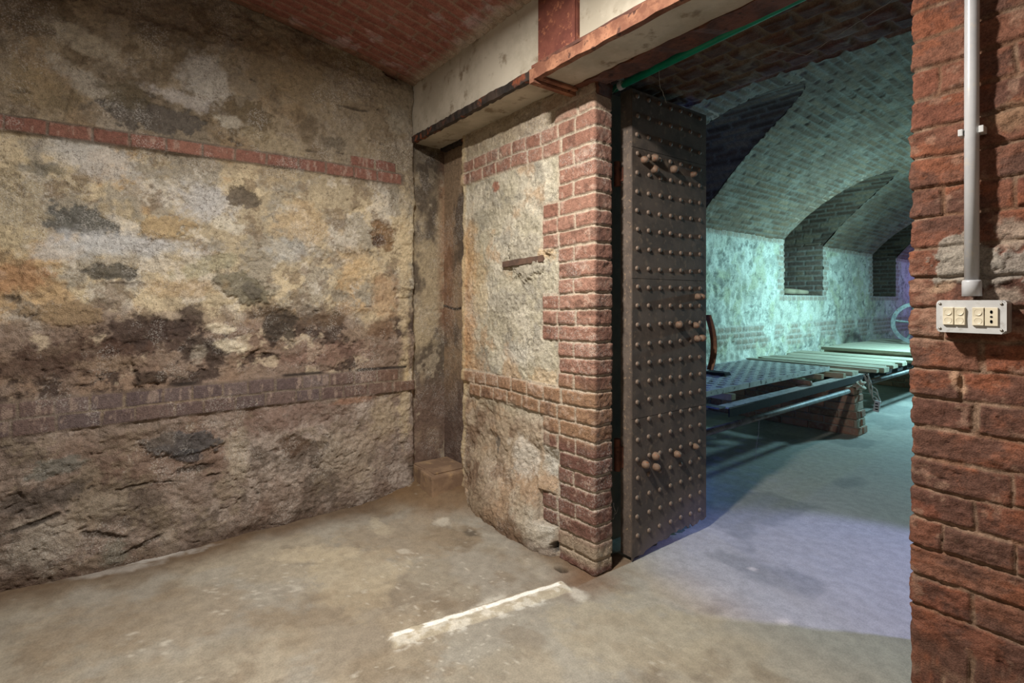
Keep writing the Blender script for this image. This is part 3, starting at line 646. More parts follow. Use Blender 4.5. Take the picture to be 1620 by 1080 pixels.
bpart('rear_flange', lambda bm: strip(bm, -1.70, 1.5, 1.612, 1.72, 2.146, 2.165, 70, 0.005, 5), M_RUST)
def cross(bm):
    strip(bm, -1.755, -1.725, 1.405, 1.69, 2.125, 2.185, 2, 0.002, 6)
    strip(bm, -1.72, -1.70, 1.42, 1.64, 2.138, 2.150, 2, 0.002, 7)
bpart('cross_angle', cross, M_RUSTORANGE)
def web(bm):
    box(bm, -1.735, -1.495, 1.438, 1.455, 2.20, 2.60); strip(bm, -1.515, -1.50, 1.430, 1.440, 2.2, 2.6, 2, 0, 8)
bpart('rusty_web_plate', web, M_RED)
bpart('bearing_block', lambda bm: box(bm, -1.70, -1.60, 1.66, 1.76, 2.10, 2.165, 0.006, jit=0.008), M_RUST)

# brick soffit over the doorway, behind the beam
def build_soffit():
    xs = steps(-1.86, (-0.44, 0.008)); ys = steps(1.70, (2.42, 0.008)); X, Y = np.meshgrid(xs, ys, indexing='ij')
    mk, ID = brick_uniform(X+0.02*(fbm(X, Y, 8, 3, 1)-.5), Y+0.02*(fbm(X, Y, 8, 3, 2)-.5), 0.13, 0.12, 0.014, 0.014); r1 = per(ID, 3)
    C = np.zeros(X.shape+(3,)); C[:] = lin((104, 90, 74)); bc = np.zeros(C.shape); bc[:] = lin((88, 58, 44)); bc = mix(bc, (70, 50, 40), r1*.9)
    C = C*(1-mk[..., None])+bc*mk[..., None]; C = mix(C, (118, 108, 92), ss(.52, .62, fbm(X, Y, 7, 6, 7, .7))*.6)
    P = np.stack([X, Y, 2.24-0.012*mk+0.012*(fbm(X, Y, 14, 3, 9)-.5)+0*X], -1)
    tag(grid_object('ceiling_doorway', P, C, M_VAULT), kind='structure')
build_soffit()
shell('ceiling_doorway_core', -1.86, -0.40, 1.72, 2.40, 2.27, 3.3, m=M_SHELL)

# ------------------------------------------------------------------ RIVETED IRON DOOR
YD0, YD1, XD = 1.877, 2.463, -1.593
door = empty('iron_door', (XD-0.035, YD0, 0.0)); tag(door, 'riveted iron door leaf standing open against the brick jamb', 'door')
def dadd(name, bm, mat, smooth=False, parent=door):
    bmesh.ops.translate(bm, verts=bm.verts, vec=-door.location); return obj(name, bm, mat, parent, smooth)
def outline_prism(bm, pts, x0, x1):
    a = [bm.verts.new((x0, y, z)) for y, z in pts]; b = [bm.verts.new((x1, y, z)) for y, z in pts]
    bm.faces.new(a[::-1]); bm.faces.new(b); n = len(pts)
    for i in range(n): bm.faces.new((a[i], a[(i+1) % n], b[(i+1) % n], b[i]))
bm = bmesh.new()
rr = random.Random(4); bot = []
for i in range(31):
    y = YD0+(YD1-YD0)*i/30; bot.append((y, 0.022+0.0016*i+0.018*abs(math.sin(i*1.7))*rr.random()+(0.012 if 8 < i < 22 else 0)))
outline_prism(bm, bot+[(YD1, 2.17), (YD0, 2.17)], XD-0.067, XD-0.004)
dadd('leaf', bm, M_DOOREDGE)
def plate(z0, z1, jag=False, dx=0.0):
    bm = bmesh.new()
    pts = [(y, z-0.012+rr.uniform(-.006, .006)) for y, z in bot] if jag else [(YD0+0.002, z0), (YD1, z0)]
    if jag: pts[0] = (YD0+0.002, pts[0][1])
    outline_prism(bm, pts+[(YD1, z1), (YD0+0.002, z1)], XD-0.006, XD+dx); return dadd('face_plate', bm, M_DOOR)
plate(0.0, 0.653, True); plate(0.6555, 1.30); plate(1.302, 1.903); plate(1.9055, 2.17)
cols = [1.914+0.0818*i for i in range(7)]; rws = [0.116+0.0881*i for i in range(24)]
RM = Matrix.Rotation(math.pi/2, 4, 'Y')
prof = [(0.0118, -0.001), (0.0112, 0.003), (0.0088, 0.006), (0.005, 0.0078), (0.0, 0.0084)]
bmr = bmesh.new(); lathe(bmr, prof, RM, 12); mr = bpy.data.meshes.new('rivet'); bmr.normal_update(); bmr.to_mesh(mr); bmr.free()
mr.polygons.foreach_set('use_smooth', np.ones(len(mr.polygons), dtype=bool)); mr.materials.append(M_RIVET)
bolts = [on_x(1017, 253, XD), on_x(1034, 250, XD), on_x(1033, 268, XD), on_x(1064, 268, XD), on_x(1095, 276, XD), on_x(1102, 469, XD), on_x(1072, 514, XD), on_x(1099, 514, XD), on_x(1101, 535, XD), on_x(1108, 469, XD), on_x(1109, 534, XD),
         on_x(1019, 734, XD), on_x(1035, 721, XD), on_x(1036, 738, XD), on_x(1069, 718, XD), on_x(1098, 705, XD)]
spots = [(y, z) for z in rws for y in cols if not any(abs(p[1]-y) < 0.02 and abs(p[2]-z) < 0.022 for p in bolts)]
spots.sort(key=lambda s: (s[0], -s[1]))
for i, (y, z) in enumerate(spots):
    if i < 100:
        o = bpy.data.objects.new('rivet', mr); COL.objects.link(o); o.parent = door; o.location = (XD-door.location.x, y-YD0+rr.uniform(-.003, .003), z+rr.uniform(-.003, .003))
rest = bmesh.new()
for (y, z) in spots[100:]: lathe(rest, prof, Matrix.Translation((XD, y+rr.uniform(-.003, .003), z+rr.uniform(-.003, .003))) @ RM, 12)
tag(dadd('rivet_rows', rest, M_RIVET, True), kind='stuff')
for p in bolts:
    bm = bmesh.new(); k = rr.uniform(0.85, 1.15)
    ax = Matrix.Rotation(math.pi/2+rr.uniform(-.15, .15), 4, 'Y') @ Matrix.Rotation(rr.uniform(-.15, .15), 4, 'X')
    lathe(bm, [(0.015*k, -0.004), (0.018*k, 0.004), (0.0165*k, 0.015), (0.0125*k, 0.024), (0.006*k, 0.029), (0, 0.030)], Matrix.Translation((XD, p[1], p[2])) @ ax, 12)
    dadd('bolt', bm, M_BOLT, True)
for z0, z1 in ((1.735, 1.85), (0.40, 0.55)):
    bm = bmesh.new(); tube(bm, [(XD-0.085, YD0-0.004, z0), (XD-0.085, YD0-0.004, z1)], 0.016, 12); box(bm, XD-0.10, XD-0.05, YD0-0.006, YD0+0.03, z0+0.02, z1-0.03, 0.003)
    dadd('hinge', bm, M_RUST)
# curved strap behind the free edge
bm = bmesh.new(); pts = []
for i in range(15):
    a = i/14; p = on_x(1112+18*math.sin(math.pi*min(1, a*0.62+0.12))-3*a, 498+87*a, XD-0.02); pts.append(Vector((XD-0.02, max(p[1], YD1-0.01)+0.004, p[2])))
for a, b in zip(pts[:-1], pts[1:]):
    v = [bm.verts.new(a+Vector((-0.018, 0, 0))), bm.verts.new(a+Vector((0.018, 0, 0))), bm.verts.new(b+Vector((0.018, 0, 0))), bm.verts.new(b+Vector((-0.018, 0, 0)))]
    w = [bm.verts.new(q.co+Vector((0, 0.006, 0))) for q in v]
    bm.faces.new(v[::-1]); bm.faces.new(w)
    for i in range(4): bm.faces.new((v[i], v[(i+1) % 4], w[(i+1) % 4], w[i]))
bmesh.ops.remove_doubles(bm, verts=bm.verts, dist=1e-4)
dadd('strap', bm, M_LEATHER)

# ------------------------------------------------------------------ GREEN PIPE
gp = empty('green_pipe', (-1.2, 1.80, 2.18)); tag(gp, 'bright green plastic pipe running along behind the rusty beam', 'pipe')
bm = bmesh.new(); tube(bm, [(-1.69-gp.location.x, 0.0, -0.022), (-0.8-gp.location.x, 0.002, 0.022), (-0.45-gp.location.x, 0.0, 0.038)], 0.0165, 20)
obj('pipe', bm, M_GREEN, gp, True)
bm = bmesh.new(); tube(bm, [(-1.60+1.2, 0, -0.0175), (-1.578+1.2, 0, -0.0165)], 0.0195, 16); box(bm, -1.60+1.2, -1.578+1.2, -0.006, 0.006, -0.01, 0.06, 0.001)
obj('clip', bm, M_PVC, gp)

# ------------------------------------------------------------------ CONDUIT AND SWITCH BOX
xc = -0.343; yw = YP-0.018
cd = empty('conduit', (xc, yw-0.018, 1.21)); tag(cd, 'white plastic conduit running up the right brick wall from the switch box', 'conduit')
bm = bmesh.new(); tube(bm, [(0, 0, 0.03), (0, 0, 0.5), (0.001, 0, 0.9), (0, 0, 1.42)], 0.0140, 24); obj('pipe', bm, M_PVC, cd, True)
bm = bmesh.new()
lathe(bm, [(0.0145, 0.0), (0.0185, 0.0), (0.0185, 0.034), (0.0170, 0.038), (0.0145, 0.038)], Matrix.Identity(4), 24); obj('coupling', bm, M_PVC, cd, True)
bm = bmesh.new(); zc = 1.6-1.21
for s in (-1, 1): box(bm, s*0.0145, s*0.0235, -0.012, 0.016, zc-0.008, zc+0.008, 0.0015)
box(bm, -0.0235, 0.0235, 0.012, 0.020, zc-0.008, zc+0.008, 0.001); obj('clip', bm, M_PVC2, cd)
bx0, bx1, bz0, bz1, by = -0.4050, -0.2780, 1.1235, 1.2005, YP-0.058
sb = empty('switch_box', (bx0, by, bz0)); tag(sb, 'grey plastic surface box with three cream switches and a socket on the brick wall', 'switch')
w_, h_ = bx1-bx0, bz1-bz0
def rrect(bm, x0, x1, z0, z1, r, y0, y1, n=6):
    pts = []
    for cx, cz, a0 in ((x1-r, z1-r, 0), (x0+r, z1-r, 90), (x0+r, z0+r, 180), (x1-r, z0+r, 270)):
        for k in range(n+1):
            a = math.radians(a0+90*k/n); pts.append((cx+r*math.cos(a), cz+r*math.sin(a)))
    a = [bm.verts.new((x, y0, z)) for x, z in pts]; b = [bm.verts.new((x, y1, z)) for x, z in pts]; m = len(pts)
    fa = bm.faces.new(a); fb = bm.faces.new(b[::-1])
    for i in range(m): bm.faces.new((a[i], b[i], b[(i+1) % m], a[(i+1) % m]))
    return fa
bm = bmesh.new(); rrect(bm, 0, w_, 0, h_, 0.008, 0.010, 0.050); obj('back_box', bm, M_PVC2, sb)
bm = bmesh.new(); fa = rrect(bm, 0.0, w_, 0, h_, 0.008, 0, 0.012); bmesh.ops.bevel(bm, geom=list(fa.edges), offset=0.003, segments=3, affect='EDGES')
obj('cover', bm, M_PVC2, sb)
mods = [(0.0135, 0.0345), (0.0355, 0.0560), (0.0680, 0.0895), (0.0905, 0.1130)]
for i, (a, b) in enumerate(mods):
    m = empty('rocker_switch', (a, 0, 0.018)) if i < 3 else empty('socket', (a, 0, 0.018)); m.parent = sb
    ww = b-a; hh = 0.042
    bm = bmesh.new(); box(bm, 0, ww, -0.0042, 0.0, 0, hh, 0.001); obj('module', bm, M_CREAM, m)
    bm = bmesh.new()
    if i < 3:
        # tilted rocker with two shallow dished buttons
        v = [(0.001, 0.001, -0.0065), (ww-0.001, 0.001, -0.0065), (ww-0.001, hh/2, -0.0050), (0.001, hh/2, -0.0050), (ww-0.001, hh-0.001, -0.0072), (0.001, hh-0.001, -0.0072)]
        V = [bm.verts.new((x, y, z)) for x, z, y in v]; V2 = [bm.verts.new((x, -0.003, z)) for x, z, y in v]
        bm.faces.new((V[0], V[1], V[2], V[3])); bm.faces.new((V[3], V[2], V[4], V[5]))
        for p, q in ((0, 1), (1, 2), (2, 4), (4, 5), (5, 3), (3, 0)): bm.faces.new((V[p], V2[p], V2[q], V[q]))
        for cz, yy in ((0.011, -0.0060), (0.031, -0.0063)):
            lathe(bm, [(0.0075, -0.0006), (0.0070, 0.0008), (0.0060, 0.0003), (0.0, -0.0001)], Matrix.Translation((ww/2, yy, cz)) @ Matrix.Rotation(math.pi/2, 4, 'X'), 20)
        obj('rocker', bm, M_CREAM, m)
    else:
        for cz, r in ((0.032, 0.0025), (0.021, 0.0024), (0.010, 0.0025)):
            lathe(bm, [(0, 0.0), (r, 0.0), (r, 0.0006), (0, 0.0006)], Matrix.Translation((ww/2, -0.0043, cz)) @ Matrix.Rotation(math.pi/2, 4, 'X'), 12)
            if r == 0.0025:
                for s in (-1, 1): lathe(bm, [(0, 0), (r*.85, 0), (r*.85, 0.0006), (0, 0.0006)], Matrix.Translation((ww/2, -0.0043, cz+s*0.0018)) @ Matrix.Rotation(math.pi/2, 4, 'X'), 12)
        obj('contact_hole', bm, M_BLACK, m)
for (x, z) in ((0.0075, 0.0085), (w_-0.0085, 0.0085), (0.0075, h_-0.009), (w_-0.0085, h_-0.009)):
    bm = bmesh.new(); lathe(bm, [(0.0030, 0.0), (0.0028, 0.0012), (0.0, 0.0018)], Matrix.Translation((x, -0.0002, z)) @ Matrix.Rotation(math.pi/2, 4, 'X'), 14)
    obj('screw', bm, M_SCREW, sb, True)

# ------------------------------------------------------------------ IRON BAR IN THE PARTITION, BRICK STUMP
M_BAR = solid('brown_bar_rust', (84, 66, 56), (104, 80, 66), 20, 0.9, 0, 0.5)
bm = bmesh.new(); strip(bm, -0.165, 0.165, -0.012, 0.02, -0.015, 0.015, 14, 0.0015, 9)
o = obj('iron_bar', bm, M_BAR); o.location = (-2.11, YP-0.006, 1.398); o.rotation_euler = (0, math.radians(-2.0), 0); tag(o, 'flat rusty iron bar set in a mortar patch of the partition wall', 'iron bar')

def brickstack(bm, x0, x1, y0, y1, z0, courses, ch, seed, taper=0.0, L=0.25, lay=None):
    """a masonry block of separate bricks round a mortar core"""
    rr = random.Random(seed)
    lay = bm.loops.layers.color.new('Col') if lay is None else lay
    def put(bx, c):
        n0 = len(bm.faces); box(bm, *bx, 0.006, jit=0.003); bm.faces.ensure_lookup_table()
        for f in bm.faces[n0:]:
            for l in f.loops: l[lay] = (c[0], c[1], c[2], 1)
    for k in range(courses):
        t = taper*k; a0, a1, b0, b1 = x0+t*0.3, x1-t, y0+t*0.4, y1-t*0.4; za, zb = z0+k*ch+0.005, z0+(k+1)*ch-0.006
        mort = lin((150, 140, 124))**(1/2.2)
        put((a0+0.012, a1-0.012, b0+0.012, b1-0.012, za-0.006, zb+0.006), mort)
        w = 0.10
        x = a0-(0.12 if k % 2 else 0)
        while x < a1-0.03:
            xa, xb = max(a0, x), min(a1, x+L)
            if xb-xa > 0.03:
                c1 = np.array((150, 112, 92))/255*rr.uniform(0.8, 1.1)
                put((xa+0.005, xb-0.005, b0, b0+w, za, zb), c1)
                if b1-b0 > 0.2: put((xa+0.005, xb-0.005, b1-w, b1, za, zb), c1*0.95)
            x += L
        yy = b0+w+0.01
        while yy < b1-w-0.02 or (b1-b0 < 0.2 and False):
            put((a1-0.1, a1, yy, min(yy+0.12, b1-w-0.01), za, zb), np.array((146, 110, 92))/255*rr.uniform(.85, 1.1)); yy += 0.125
    return lay
def vc_brick_mat(name):
    m, nt, b = nm(name); at = N(nt, 'ShaderNodeAttribute', attribute_name='Col'); co = N(nt, 'ShaderNodeTexCoord').outputs['Object']
    f = noise(nt, co, 35, 6, .65); c = mixc(nt, rng(nt, f, .45, .65, 0, .6), at.outputs['Color'], L3((150, 138, 120)))
    nt.links.new(c, b.inputs['Base Color']); b.inputs['Roughness'].default_value = .9
    bp = N(nt, 'ShaderNodeBump'); bp.inputs['Strength'].default_value = .6; bp.inputs['Distance'].default_value = .004; nt.links.new(f, bp.inputs['Height']); nt.links.new(bp.outputs[0], b.inputs['Normal'])
    return m
M_STACK = vc_brick_mat('stacked_brick')
M_STUMP = solid('dusty_stump_brick', (120, 96, 76), (146, 120, 94), 7, .95, 0, .6, .004, (160, 132, 98), 16)
bm = bmesh.new()
box(bm, -3.0, -2.845, 1.455, 1.70, 0.03, 0.185, 0.012, jit=0.006); box(bm, -2.838, -2.69, 1.435, 1.70, 0.0, 0.185, 0.012, jit=0.006)
box(bm, -2.98, -2.72, 1.47, 1.70, 0.18, 0.192, 0.004, jit=0.004)
bmesh.ops.translate(bm, verts=bm.verts, vec=(2.85, -1.57, 0))
o = obj('brick_stump', bm, M_STUMP); o.location = (-2.85, 1.57, 0); tag(o, 'low dusty brick stump in the corner between left wall and partition', 'brick stump')

# ------------------------------------------------------------------ FAR VAULTED ROOM (slightly turned against the front room)
PIV = Vector((-3.37, 6.0, 0)); ROT = Matrix.Translation(PIV) @ Matrix.Rotation(math.radians(2.3), 4, 'Z') @ Matrix.Translation(-PIV)
c2, s2 = math.cos(math.radians(2.3)), math.sin(math.radians(2.3))
def RP(P):
    x = P[..., 0]-PIV.x; y = P[..., 1]-PIV.y
    return np.stack([PIV.x+x*c2-y*s2, PIV.y+x*s2+y*c2, P[..., 2]], -1)
def ploc(px, py, z):      # room-local position from the photograph at height z
    p = ROT.inverted() @ Vector(on_z(px, py, z)); return p
XW = -3.37; ZS = 2.0; HS = 2.25; RISE = 1.06
RV = (HS*HS+RISE*RISE)/(2*RISE); ZC = ZS+RISE-RV
def zv(s): return ZC+np.sqrt(np.maximum(RV*RV-(HS-s)**2, 0))
LUN = [(4.28, 0.62, 0.92), (7.68, 0.64, 0.82), (11.1, 0.64, 0.8)]
def zl(y):
    z = np.full(np.shape(y), ZS-0.0)
    for yc, hw, LR in LUN: z = np.maximum(z, ZS+LR*np.sqrt(np.maximum(1-((y-yc)/hw)**2, 0)))
    return z
def s_int(y): return HS-np.sqrt(np.maximum(RV*RV-(zl(y)-ZC)**2, 0))
def brick_cols(mk, ID, a=(122, 102, 80), b=(92, 76, 62), mo=(122, 118, 106)):
    r1 = per(ID, 3); r2 = per(ID, 6); C = np.zeros(mk.shape+(3,)); C[:] = lin(mo); bc = np.zeros(C.shape); bc[:] = lin(a); bc = mix(bc, b, r1*.9); bc = mix(bc, (150, 134, 110), (r2 > .7)*.5)
    return C*(1-mk[..., None])+bc*mk[..., None]
def build_far_vault():
    ys = steps(2.40, (8.6, 0.014), (14.6, 0.03)); ts = np.linspace(0, 1, 300)
    Y = ys[:, None]+0*ts[None]; si = s_int(ys)[:, None]; sm = 2*HS
    Sg = np.maximum(sm*ts[None]+0*si, si); Zm = zv(Sg)
    arc = RV*np.arcsin(np.clip((Sg-HS)/RV, -1, 1))
    mk, ID = brick_uniform(Y+.02*(fbm(Y, arc, 6, 3, 1)-.5), arc+.014*(fbm(Y, arc, 7, 3, 2)-.5), .25, .068, .013, .010)
    C = brick_cols(mk, ID); C = mix(C, (150, 146, 132), ss(.52, .60, fbm(Y, arc, 5, 7, 11, .72))*.4)
    C = mix(C, (112, 96, 80), ss(.55, .7, fbm(Y, arc, 2, 4, 12, .6))*.5)
    g = np.abs(Sg-si)*1.0
    H = mk*(.012+.014*(per(ID, 9)-.5))+.012*(fbm(Y*.5, arc, 26, 4, 13, .6)-.5)
    ang = (Sg-HS)/RV; nx = -np.sin(np.arcsin(np.clip(ang, -1, 1))); nz = -np.cos(np.arcsin(np.clip(ang, -1, 1)))
    P = RP(np.stack([XW+Sg+nx*H, Y, Zm+nz*H], -1))
    tag(grid_object('ceiling_far', P, C, M_VAULT), kind='structure')
    for yc, hw, LR in LUN:
        th = np.linspace(-1, 1, 110)*0.999; yy = yc+hw*np.sin(th*math.pi/2); zz = zl(yy); se = s_int(yy)
        t = np.linspace(0, 1, 130); X = -0.72+(se[:, None]+0.72)*t[None]; YY = yy[:, None]+0*t[None]; ZZ = zz[:, None]+0*t[None]
        arc = np.concatenate([[0], np.cumsum(np.hypot(np.diff(yy), np.diff(zz)))])[:, None]+0*X
        mk, ID = brick_uniform(X+.02*(fbm(X, arc, 6, 3, 1)-.5), arc+.012*(fbm(X, arc, 7, 3, 2)-.5), .25, .07, .013, .012)
        C = brick_cols(mk, ID, (100, 80, 66), (76, 62, 52), (112, 106, 96)); H = mk*.008
        nz = -np.sqrt(np.maximum(1-((yy-yc)/hw)**2, 0))[:, None]; ny = -((yy-yc)/hw)[:, None]
        P = RP(np.stack([XW+X, YY+ny*H, ZZ+nz*H], -1))
        tag(grid_object('ceiling_lunette', P, C, M_VAULT), kind='structure')
        # ring of bricks on edge along the groin
        bm = bmesh.new(); lay = bm.loops.layers.color.new('Col'); rr = random.Random(9)
        last = None; acc = 0; pts = []
        for a in np.linspace(-0.98, 0.0, 260):
            y = yc+hw*math.sin(a*math.pi/2); s = float(s_int(np.array([y]))[0]); z = float(zv(np.array(s)))
            p = Vector((XW+s, y, z))
            if last is None or (p-last).length > 0.072: pts.append((p, s)); last = p
        for i in range(len(pts)-1):
            p, s = pts[i]; p2, s2_ = pts[i+1]; tng = (p2-p).normalized()
            an = math.asin(max(-1, min(1, (s-HS)/RV))); nrm = Vector((-math.sin(an), 0, -math.cos(an)))
            out = nrm.cross(tng).normalized()
            if out.y > 0: out = -out
            v = []
            for dn in (-0.02, 0.004):
                for dt, do in ((.005, -.004), (.062, -.004), (.062, .22), (.005, .22)):
                    q = p+tng*dt+out*do+nrm*dn; q += Vector([rr.uniform(-.003, .003) for _ in range(3)]); v.append(bm.verts.new(ROT @ q))
            col = np.array((150, 132, 112))/255*rr.uniform(.7, 1.1)
            for f in ((0, 1, 2, 3), (7, 6, 5, 4), (0, 4, 5, 1), (1, 5, 6, 2), (2, 6, 7, 3), (3, 7, 4, 0)):
                ff = bm.faces.new([v[j] for j in f])
                for l in ff.loops: l[lay] = (*col, 1)
        tag(obj('trim_groin', bm, M_STACK), kind='structure')
build_far_vault()

def build_far_wall():
    nich = [(yc-hw, yc+hw) for yc, hw, LR in LUN]; SILL = 1.27
    edges = [2.3]
    for a, b in nich: edges += [a, b]
    edges.append(14.6)
    def paint(Yg, Z, seed=0):
        C = np.zeros(Z.shape+(3,)); C[:] = lin((204, 204, 186)); uw = Yg+.05*(fbm(Yg, Z, 6, 3, 7)-.5)
        C = mix(C, (218, 220, 204), ss(.42, .6, fbm(uw, Z, 3, 5, 21, .62))); C = mix(C, (184, 184, 146), ss(.5, .62, fbm(uw, Z, 3.6, 7, 22, .68))*.6)
        C = mix(C, (156, 158, 144), ss(.53, .62, fbm(uw, Z, 7, 7, 23, .7))*.6); C = mix(C, (96, 100, 92), ss(.62, .68, fbm(uw, Z, 8, 6, 24, .7))*.6)
        H = .07*(fbm(uw, Z, 2.5, 4, 25)-.5)+.05*(fbm(uw, Z, 10, 4, 26, .6)-.5)+.03*(ridge(uw, Z, 6, 3, 27)-.5)
        mk, ID = brick_uniform(Yg, Z, .14, .0745, .012, .012)
        m = ss(.60, .615, Z)*ss(.915, .90, Z)*ss(.35, .5, fbm(uw, Z, 3, 3, 28)+.1*ss(.65, .75, Z))
        m = np.maximum(m, ss(1.93, 1.94, Z))
        for (a, b) in nich:
            wq = .13+.07*((np.floor(Z/.149) % 2) > 0)
            m = np.maximum(m, ((Yg > a-wq) & (Yg < b+wq) & (Z > SILL-.075)).astype(float))
        bc = brick_cols(mk, ID, (176, 160, 140), (140, 122, 108), (190, 188, 174))
        C = C*(1-m[..., None]*.85)+bc*m[..., None]*.85; H = H*(1-.75*m)+m*mk*.014
        return C, H
    k = 0
    def panel(a, b, z0, z1):
        ys = steps(a, (b, .016)); zs = steps(z0, (z1, .016)); Y, Z = np.meshgrid(ys, zs, indexing='ij'); C, H = paint(Y, Z)
        P = RP(np.stack([XW+H, Y, Z], -1)); tag(grid_object('wall_far', P, C, M_WALL), kind='structure')
    for a, b in zip(edges[0::2], edges[1::2]): panel(a, b, -.05, ZS+.03)
    for a, b in nich: panel(a, b, -.05, SILL)
    for (a, b) in nich:       # niche: far reveal, near reveal, back, sill
        def flat(name, fn, n, m_, zz=1):
            A, B_ = np.meshgrid(steps(0, (n, .014)), steps(0, (m_, .014)), indexing='ij')
            mk, ID = brick_uniform(A+.01*(fbm(A, B_, 9, 3, 3)-.5), B_+.01*(fbm(A, B_, 9, 3, 4)-.5), .25, .075, .012, .01)
            C = brick_cols(mk, ID, (136, 116, 102), (104, 88, 80), (150, 146, 136)); C = mix(C, (84, 74, 70), ss(.5, .66, fbm(A, B_, 3, 4, 5, .6))*.6)
            P = RP(fn(A, B_, mk*.008)); tag(grid_object(name, P, C, M_VAULT), kind='structure')
        flat('wall_niche', lambda A, B_, h: np.stack([XW-.72+A, b-h, SILL+B_], -1), .73, ZS-SILL+.05)
        flat('wall_niche', lambda A, B_, h: np.stack([XW-.72+A, a+h, SILL+B_], -1), .73, ZS-SILL+.05)
        flat('wall_niche', lambda A, B_, h: np.stack([XW-.70+h, a+A, SILL+B_], -1), b-a, ZS-SILL+1.0)
        flat('wall_niche', lambda A, B_, h: np.stack([XW-.72+A, a+B_, SILL+h], -1), .73, b-a)
    bm = bmesh.new(); 
    for bx in ((XW-.1, 1.4, 14.5, 14.7, -.05, 3.3), (XW+2*HS, XW+2*HS+.15, 2.3, 14.6, -.05, 3.3)):
        box(bm, *bx)
    for v in bm.verts: v.co = ROT @ v.co
    tag(obj('wall_far_end', bm, solid('far_end_render', (150, 146, 132), (176, 172, 156), 3, .9, 0, .3)), kind='structure')
    shell('wall_doorway_side', -0.40, 1.4, 2.39, 2.44, -.05, 3.3, m=M_SHELL)
build_far_wall()

# ------------------------------------------------------------------ PLATFORM: rails, pipe, perforated plate, planks, piers
RZ = math.radians(2.3)
def local_thing(name, lx, ly, z): 
    w = ROT @ Vector((lx, ly, z)); return empty(name, w, RZ)
def local_obj(name, bm, mat, lx, ly, z, smooth=False):
    """bm is given in room-local coordinates; origin goes to (lx, ly, z)"""
    bmesh.ops.translate(bm, verts=bm.verts, vec=(-lx, -ly, -z)); o = obj(name, bm, mat, None, smooth); o.location = ROT @ Vector((lx, ly, z)); o.rotation_euler = (0, 0, RZ); return o
bm = bmesh.new(); box(bm, -2.013, -2.005, 3.13, 12.0, .437, .498, .001)  # near-black leg: its unlit face is put into the colour
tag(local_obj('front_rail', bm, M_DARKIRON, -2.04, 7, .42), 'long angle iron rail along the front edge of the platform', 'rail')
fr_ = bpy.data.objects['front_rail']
bm = bmesh.new(); box(bm, -2.10, -2.005, 3.13, 12.0, .4905, .498, .001); bmesh.ops.translate(bm, verts=bm.verts, vec=(2.04, -7, -.42)); obj('top_flange', bm, M_PLATE, fr_)  # paler than the leg, painting in the lit top of the same rail
bm = bmesh.new(); box(bm, -3.02, -2.96, 2.7, 12.0, .485, .498, .001); box(bm, -2.968, -2.96, 2.7, 12.0, .425, .498, .001)
tag(local_obj('rear_rail', bm, M_DARKIRON, -2.99, 7, .42), 'angle iron rail under the planks close to the far wall', 'rail')
for k, (y, la) in enumerate(((3.07, 'flat iron crossbar at the near end of the platform beside the door'), (5.30, 'flat iron crossbar under the end of the perforated plate'), (8.4, 'iron crossbar under the raised planks near the wheel'))):
    bm = bmesh.new(); box(bm, *((-2.9595, -2.0135, y-.035, y+.035, .455, .4845) if k else (-3.0, -2.02, y-.04, y+.04, .4985, .508)), .002)
    tag(local_obj('crossbar', bm, M_IRON if k == 0 else M_DARKIRON, -2.5, y, .45), la, 'crossbar')
bm = bmesh.new(); tube(bm, [(-1.955, 2.6, .405), (-1.955, 4.0, .404), (-1.957, 5.06, .402)], .021, 14)
tag(local_obj('iron_pipe', bm, M_IRON, -1.955, 4, .38, True), 'round iron pipe under the front rail, from door to brick pier', 'pipe')
bm = bmesh.new(); tube(bm, [(-1.96, 5.45, .425), (-1.96, 8, .425), (-1.957, 12, .425)], .021, 14)
tag(local_obj('iron_pipe', bm, M_IRON, -1.96, 8, .38, True), 'round iron pipe under the front rail, beyond the brick pier', 'pipe')

# perforated plate
plx0, plx1, ply0, ply1, plz = -2.97, -2.185, 2.75, 5.27, .578
pl = local_thing('perforated_plate', (plx0+plx1)/2, (ply0+ply1)/2, plz)
bm = bmesh.new(); cw = (plx1-plx0)/9; ch_ = cw*1.12; ny = int((ply1-ply0)/ch_); ch_ = (ply1-ply0)/ny
cx0, cy0 = (plx0+plx1)/2, (ply0+ply1)/2
def hole_cell(x, y, w, h, hole=True):
    o4 = [(-w/2, -h/2), (0, -h/2), (w/2, -h/2), (w/2, 0), (w/2, h/2), (0, h/2), (-w/2, h/2), (-w/2, 0)]
    o = [bm.verts.new((x+a-cx0, y+b-cy0, 0)) for a, b in o4]
    if not hole: bm.faces.new(o); return
    i = [bm.verts.new((x-cx0+w*.34*math.cos(t), y-cy0+w*.34*math.sin(t), 0)) for t in [math.radians(225+45*k) for k in range(8)]]
    for k in range(8): bm.faces.new((o[k], o[(k+1) % 8], i[(k+1) % 8], i[k]))
for r in range(ny):
    y = ply0+(r+.5)*ch_; off = (r % 2)*.5
    if off:
        hole_cell(plx0+cw*.25, y, cw*.5, ch_, False); hole_cell(plx1-cw*.25, y, cw*.5, ch_, False)
    for c in range(9-(1 if off else 0)): hole_cell(plx0+(c+.5+off)*cw, y, cw, ch_)
bmesh.ops.remove_doubles(bm, verts=bm.verts, dist=1e-5)
r_ = bmesh.ops.extrude_face_region(bm, geom=bm.faces[:]); bmesh.ops.translate(bm, verts=[v for v in r_['geom'] if isinstance(v, bmesh.types.BMVert)], vec=(0, 0, -.008))
bmesh.ops.recalc_face_normals(bm, faces=bm.faces)
obj('plate', bm, M_PLATE, pl)
